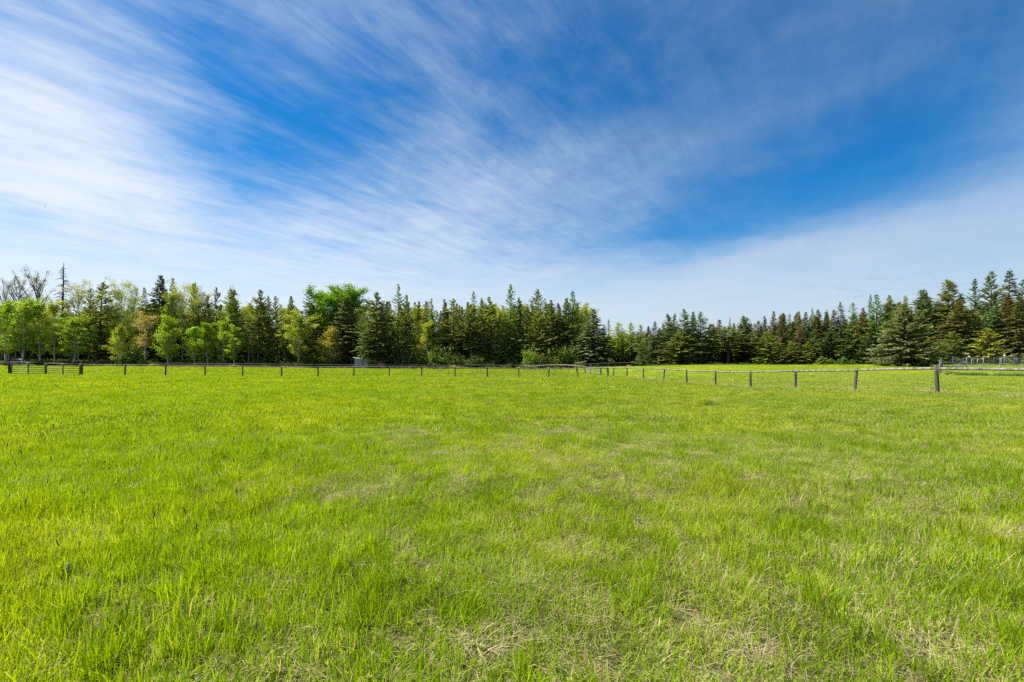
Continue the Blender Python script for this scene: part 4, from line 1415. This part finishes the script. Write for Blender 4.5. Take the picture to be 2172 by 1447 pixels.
def yard_things():
    pale = plain('pale_enamel', (0.6, 0.6, 0.55), .5)
    # lamp on a pole inside the pen
    x, y, z = stand(2050, 76)
    h = at(2050, 76, 758)[2] - z
    root = empty('yard_lamp', (x, y, z))
    tag(root, "grey pole with a small pale lamp head beside the wire pen", 'lamp post')
    mb = MB()
    mb.tube([(0, 0, -.2), (0, 0, h * .5), (0, 0, h)], [.06, .055, .05], 8)
    obj('pole', mb.mesh('pole', True), M['steel'], root)
    mb = MB()
    mb.tube([(0, 0, h - .05), (.15, 0, h + .1), (.35, 0, h + .12)], .03, 6)
    obj('arm', mb.mesh('arm', True), M['steel'], root)
    mb = MB()
    mb.tube([(.30, 0, h + .16), (.36, 0, h + .12), (.50, 0, h + .06), (.62, 0, h + .02)], [.05, .12, .14, .08], 8)
    obj('lamp_head', mb.mesh('lamp_head', True), pale, root)
    # bird house on a pole
    x, y, z = stand(2131, 88)
    h = at(2131, 88, 756)[2] - z
    root = empty('bird_house', (x, y, z))
    tag(root, "pale bird house on a tall wooden pole at the right", 'bird house')
    mb = MB()
    mb.tube([(0, 0, -.2), (0, 0, h)], [.09, .07], 8)
    obj('pole', mb.mesh('pole', True), M['rail'], root)
    mb = MB()
    mb.box((0, 0, h + .19), (.26, .26, .38))
    bx_ = obj('box', mb.mesh('box'), pale, root)
    mb = MB()
    mb.add([(-.2, -.2, h + .38), (.2, -.2, h + .38), (.2, .2, h + .38), (-.2, .2, h + .38), (0, -.2, h + .54), (0, .2, h + .54)],
           [[0, 1, 2, 3], [0, 3, 5, 4], [1, 4, 5, 2]], [[0, 4, 1], [3, 2, 5]])
    obj('roof', mb.mesh('roof'), M['rail'], root)
    for px, yt, lab in ((2061, 762, "left one of three pale wooden posts before the bushy pine"), (2073.5, 761, "middle one of three pale wooden posts before the bushy pine"),
                        (2086, 759, "right one of three pale wooden posts before the bushy pine")):
        x, y, z = stand(px, 89)
        h = at(px, 89, yt)[2] - z
        mb = MB()
        mb.tube([(0, 0, -.2), (0, 0, h * .5), (.02, 0, h)], [.09, .085, .08], 8, True, .05, np.random.default_rng(int(px)))
        o = obj('wooden_post', mb.mesh('wooden_post', True), M['rail'])
        o.location = (x, y, z)
        tag(o, lab, 'post', 'pale posts in front of the bushy pine')
    # stacked corral panels at the right edge
    x, y, z = stand(2158, 86)
    root = empty('corral_panels', (x, y, z), -.15)
    tag(root, "stack of grey metal corral panels leaning at the right edge", 'panels')
    for k in range(4):
        mb = MB()
        yy = k * .12
        for q in (.1, .42, .74, 1.06, 1.38):
            mb.tube([(-2.6, yy, q), (2.6, yy + .03, q + .05)], .03, 6)
        for xx in (-2.6, 0, 2.6):
            mb.tube([(xx, yy, -.05), (xx, yy, 1.45)], .035, 6)
        obj('panel', mb.mesh('panel', True), M['steel'], root)
    # short cut plank by the pen
    x, y, z = stand(2021, 62.5)
    mb = MB()
    mb.box((0, 0, .07), (1.1, .16, .09))
    mb.box((.35, .03, .15), (.7, .14, .05), (math.cos(.2), math.sin(.2), 0), (-math.sin(.2), math.cos(.2), 0))
    o = obj('plank_offcut', mb.mesh('plank_offcut'), plain('raw_orange_pine', (.62, .36, .16), .7, 0, .2, 6))
    o.location = (x, y, z + .04)
    o.rotation_euler = (0, 0, .2)
    tag(o, "orange raw pine planks lying in the grass before the pen", 'plank')
    # marker stake
    x, y, z = stand(1555, 34.5)
    mb = MB()
    h = .95
    mb.tube([(0, 0, -.1), (-.02, 0, h * .5), (-.05, 0, h)], .016, 6)
    root = empty('marker_stake', (x, y, z))
    tag(root, "thin yellow marker stake between two right fence posts", 'stake')
    obj('stake', mb.mesh('stake', True), plain('yellow_stake', (.55, .42, .10), .6), root)
    mb = MB()
    mb.box((-.045, 0, h - .06), (.05, .04, .12))
    obj('tip', mb.mesh('tip'), plain('orange_tip', (.6, .2, .06), .6), root)
    # stones on the far grass
    for px, py, w, lab in ((771, 787, .55, "dark stone on the far grass below the shed"), (753, 787, .35, "smaller stone left of the dark stone below the shed"),
                           (857, 788, .5, "dark stone on the far grass right of the shed"), (936, 785, .6, "dark stone by the far fence under the willows")):
        g = np.random.default_rng(px)
        Z = 118
        x, y, z = stand(px, Z)
        bm_ = MB()
        nr, ns = 6, 9
        V = []
        for i in range(nr + 1):
            ph = i / nr * math.pi
            for j in range(ns):
                th = j / ns * 6.283
                r = 1 + g.normal(0, .10)
                V.append((w * r * math.sin(ph) * math.cos(th), w * .7 * r * math.sin(ph) * math.sin(th), w * .55 * r * math.cos(ph) + w * .25))
        Q = [[i * ns + j, i * ns + (j + 1) % ns, (i + 1) * ns + (j + 1) % ns, (i + 1) * ns + j] for i in range(nr) for j in range(ns)]
        bm_.add(V, Q)
        o = obj('stone', bm_.mesh('stone'), M.setdefault('stone', plain('dark_stone', (.09, .085, .08), .9, 0, .3, 4)))
        o.location = (x, y, z)
        tag(o, lab, 'stone', 'stones on the far grass')
    # bird far up on the left
    x, y, z = at(96, 60, 438)
    mb = MB()
    mb.tube([(-.18, 0, 0), (-.1, 0, .02), (.05, 0, .02), (.2, 0, 0), (.3, 0, 0)], [.01, .05, .06, .03, .005], 8)
    root = empty('bird', (x, y, z), .4)
    root.scale = (.45, .45, .45)
    tag(root, "tiny dark bird gliding high in the left sky", 'bird')
    bd = plain('dark_feathers', (.03, .03, .035), .7)
    obj('body', mb.mesh('body', True), bd, root)
    for s in (1, -1):
        mb = MB()
        w0 = [(.08, 0, .03), (.0, s * .22, .09), (-.08, s * .48, .04), (-.13, s * .45, .035), (-.10, s * .2, .08), (-.08, 0, .03)]
        V = [p for p in w0] + [(p[0], p[1], p[2] - .012) for p in w0]
        mb.add(V, [[0, 1, 4, 5], [1, 2, 3, 4], [11, 10, 7, 6], [10, 9, 8, 7], [0, 6, 7, 1], [1, 7, 8, 2], [2, 8, 9, 3], [3, 9, 10, 4], [4, 10, 11, 5], [5, 11, 6, 0]])
        obj('wing', mb.mesh('wing'), bd, root)


yard_things()


# ------------------------------------------------------------------ shed and hut in the trees
def buildings():
    grey = plain('grey_corrugated_steel', (.25, .29, .31), .5, .2, .2, 2)
    roofm = plain('pale_roof_steel', (.16, .16, .16), .6, .2, .3, 2)
    darkm = plain('opening_shade', (.02, .02, .02), .9)  # near-black, paints the shade inside the shed's open bay; hut door shares it
    Z = 146
    x0, y0, z0 = stand(772.5, Z)
    root = empty('metal_shed', (x0, y0, z0))
    tag(root, "small grey corrugated metal shed under the pines", 'shed')
    W, D, hl, hr = 6.2, 4.0, 3.9, 2.9
    V, Q = [], []
    # corrugated front and sides, one rib every 30 cm
    def sheet(nm, a, b, ha, hb, keep=lambda t: True):
        a, b = np.array(a, float), np.array(b, float)
        L = np.linalg.norm(b - a)
        d = (b - a) / L
        nrm = np.array([d[1], -d[0], 0])
        n = int(L / .15)
        mb = MB()
        V = []
        for i in range(n + 1):
            t = i / n
            p = a + (b - a) * t + nrm * (.03 if i % 2 else 0)
            V += [p, p + np.array([0, 0, ha + (hb - ha) * t])]
        mb.add(V, [[2 * i, 2 * i + 2, 2 * i + 3, 2 * i + 1] for i in range(n)])
        obj(nm, mb.mesh(nm), grey, root)
    sheet('front_wall', (-W / 2, 0, -.1), (W * .22, 0, -.1), hl - .5, hl - .9)
    sheet('side_wall', (-W / 2, D, -.1), (-W / 2, 0, -.1), hl - .5, hl - .5)
    sheet('back_wall', (W / 2, D, -.1), (-W / 2, D, -.1), hr - .3, hl - .5)
    mb = MB()
    mb.box((0, D / 2, (hl + hr) / 2 - .22), (W * 1.12, D * 1.15, .09), (math.cos(.16), 0, -math.sin(.16)), (0, 1, 0), (math.sin(.16), 0, math.cos(.16)))
    rf = obj('roof', mb.mesh('roof'), roofm, root)
    mb = MB()
    mb.box((0, -D * .10, (hl + hr) / 2 - .30), (W * 1.12, .06, .12), (math.cos(.16), 0, -math.sin(.16)), (0, 1, 0), (math.sin(.16), 0, math.cos(.16)))
    obj('fascia', mb.mesh('fascia'), plain('white_fascia', (.42, .42, .40), .6), rf)
    for xx in (W * .23, W / 2 - .05):
        mb = MB()
        mb.box((xx, .05, hr / 2 - .1), (.14, .14, hr + .1))
        obj('roof_post', mb.mesh('roof_post'), M['post'], root)
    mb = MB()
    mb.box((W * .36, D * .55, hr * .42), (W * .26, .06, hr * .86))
    obj('bay_shade_panel', mb.mesh('bay_shade_panel'), darkm, root)  # dark panel standing in for the shade inside the open bay
    # tan hut with red trim
    tan = plain('tan_boards', (.34, .26, .19), .8, 0, .2, 3)
    red = plain('red_paint', (.42, .04, .035), .6, 0, .2, 3)
    x0, y0, z0 = stand(806, 147)
    root = empty('garden_hut', (x0, y0, z0), .15)
    tag(root, "low tan hut with red gable boards beside the grey shed", 'hut')
    mb = MB()
    W, D, h, rg = 3.8, 3.2, 1.3, 2.3
    mb.add([(-W / 2, 0, -.1), (W / 2, 0, -.1), (W / 2, 0, h), (0, 0, rg), (-W / 2, 0, h), (-W / 2, D, -.1), (W / 2, D, -.1), (W / 2, D, h), (0, D, rg), (-W / 2, D, h)],
           [[0, 1, 2, 4], [5, 9, 7, 6], [1, 6, 7, 2], [0, 4, 9, 5]], [[4, 2, 3], [9, 8, 7]])
    obj('wall', mb.mesh('wall'), tan, root)
    sl = math.atan2(rg - h, W / 2)
    for s in (1, -1):
        mb = MB()
        L = math.hypot(W / 2, rg - h) + .35
        mb.box((s * (W / 4 + .08), D / 2, (h + rg) / 2 + .02), (L, D + .5, .08), (math.cos(sl), 0, -s * math.sin(sl)), (0, 1, 0), (s * math.sin(sl), 0, math.cos(sl)))
        r = obj('roof_slope', mb.mesh('roof_slope'), tan, root)
        mb = MB()
        mb.box((s * (W / 4 + .08), -.28, (h + rg) / 2 - .02), (L, .05, .3), (math.cos(sl), 0, -s * math.sin(sl)), (0, 1, 0), (s * math.sin(sl), 0, math.cos(sl)))
        obj('gable_board', mb.mesh('gable_board'), red, r)
    mb = MB()
    mb.box((-.5, -.03, .55), (.8, .06, 1.25))
    obj('door', mb.mesh('door'), darkm, root)
    # open shelter seen under the cone shaped spruce
    x0, y0, z0 = stand(1235, 147)
    root = empty('field_shelter', (x0, y0, z0), -.1)
    tag(root, "small tan hay shelter with pale roof under the cone shaped spruce", 'shelter')
    mb = MB()
    mb.box((0, .8, .75), (2.2, 1.5, 1.2))
    obj('hay_bale', mb.mesh('hay_bale'), plain('hay', (.55, .40, .20), .9, 0, .25, 6), root)
    mb = MB()
    mb.box((0, .8, 1.95), (3.2, 2.6, .07), (math.cos(.12), 0, math.sin(.12)), (0, 1, 0), (-math.sin(.12), 0, math.cos(.12)))
    obj('roof', mb.mesh('roof'), roofm, root)
    for sx in (-1.4, 1.4):
        for sy in (-.3, 1.9):
            mb = MB()
            mb.box((sx, sy, .9), (.1, .1, 2.1 + sx * .1))
            obj('leg', mb.mesh('leg'), M['post'], root)
    # roof glimpsed on the far left
    x0, y0, z0 = stand(26, 151)
    root = empty('red_barn', (x0, y0, z0), .2)
    tag(root, "low red barn glimpsed through the leftmost aspens", 'barn')
    mb = MB()
    W, D, h, rg = 3.4, 3.0, 1.9, 2.8
    mb.add([(-W / 2, 0, -.1), (W / 2, 0, -.1), (W / 2, 0, h), (0, 0, rg), (-W / 2, 0, h), (-W / 2, D, -.1), (W / 2, D, -.1), (W / 2, D, h), (0, D, rg), (-W / 2, D, h)],
           [[0, 1, 2, 4], [5, 9, 7, 6], [1, 6, 7, 2], [0, 4, 9, 5]], [[4, 2, 3], [9, 8, 7]])
    obj('wall', mb.mesh('wall'), plain('barn_red', (.25, .07, .05), .7, 0, .2, 2), root)
    sl = math.atan2(rg - h, W / 2)
    for s in (1, -1):
        mb = MB()
        L = math.hypot(W / 2, rg - h) + .4
        mb.box((s * (W / 4 + .1), D / 2, (h + rg) / 2 + .03), (L, D + .6, .1), (math.cos(sl), 0, -s * math.sin(sl)), (0, 1, 0), (s * math.sin(sl), 0, math.cos(sl)))
        obj('roof_slope', mb.mesh('roof_slope'), roofm, root)
    mb = MB()
    mb.box((.8, -.03, .8), (1.0, .06, 1.6))
    obj('door', mb.mesh('door'), plain('white_door', (.6, .58, .55), .6), root)


buildings()


# ------------------------------------------------------------------ grasses
lay_grass()
lay_foxtail()


def fence_line_grass():
    """uncut straw along the fences, lush weeds by the pen, tussocks"""
    g = np.random.default_rng(61)
    protos = [proto("dry_clump.%03d" % i, tuft(700 + i, 60, .22, .18, .42, .011, .5, .5, .35), M['straw']) for i in range(4)]
    protos += [proto("weed_clump.%03d" % i, tuft(720 + i, 90, .5, .25, .6, .035, .35, .4), M['lush']) for i in range(3)]
    P, R_, S, I = [], [], [], []

    def add(x, y, s, k, sz=1.0):
        P.append((x, y, gz(x, y)))
        R_.append((0, 0, g.uniform(0, 6.28)))
        S.append((s, s, s * sz))
        I.append(k)
    # right fence: matted straw at its foot
    for a, b in zip(right[:-3], right[1:-2]):
        for k in range(60):
            t = g.uniform()
            pa, pb = np.array(at(a, zright(a))[:2]), np.array(at(b, zright(b))[:2])
            q = pa + (pb - pa) * t + g.normal(0, .22, 2)
            near = min(t, 1 - t)
            if g.uniform() < .25 + .75 * math.exp(-near * 9):
                add(q[0], q[1], g.uniform(.6, 1.1), g.integers(0, 4), g.uniform(.9, 1.4))
    # left fence
    for p in [172] + front:
        x, y, _ = at(p, zleft(p))
        for k in range(9):
            add(x + g.normal(0, 1.6), y + g.normal(.2, .5), g.uniform(.7, 1.3), g.integers(0, 4), g.uniform(.4, .8))
    # tall dead weeds below the left wood
    for k in range(900):
        px = g.uniform(130, 800)
        if px > 742:
            continue
        x, y, _ = at(px, g.uniform(142, 150))
        add(x, y, g.uniform(1.6, 2.8), g.integers(0, 4), g.uniform(.6, 1.1))
    for k in range(260):
        px = g.uniform(800, 1340)
        x, y, _ = at(px, g.uniform(141, 147))
        add(x, y, g.uniform(1.2, 2.0), g.integers(0, 4), g.uniform(.5, .9))
    # pen weeds
    for k in range(170):
        px = g.uniform(1996, 2200)
        x, y, _ = at(px, 65.5 - (px - 1993) / 222 * 6 + g.normal(-.3, .5))
        if fbm(np.array([px / 22.0]), np.array([3.3]), 9, 2)[0] > .45:
            add(x, y, g.uniform(.7, 1.3), 4 + g.integers(0, 3))
    # tussocks in the meadow
    for px, py, n, s in ((1510, 862, 7, .42), (560, 818, 5, .45)):
        Z = CAM_H * F_PX / (py - HOR) * (1.0 if py > 840 else .93)
        x, y, _ = at(px, Z)
        for k in range(n):
            add(x + g.normal(0, .007 * Z), y + g.normal(0, .006 * Z), s * g.uniform(.7, 1.2), 4 + g.integers(0, 3))
    scatter("fence_line_weeds", P, R_, S, I, protos, "matted straw and dark weeds along the fences and the pen", "weeds")


fence_line_grass()
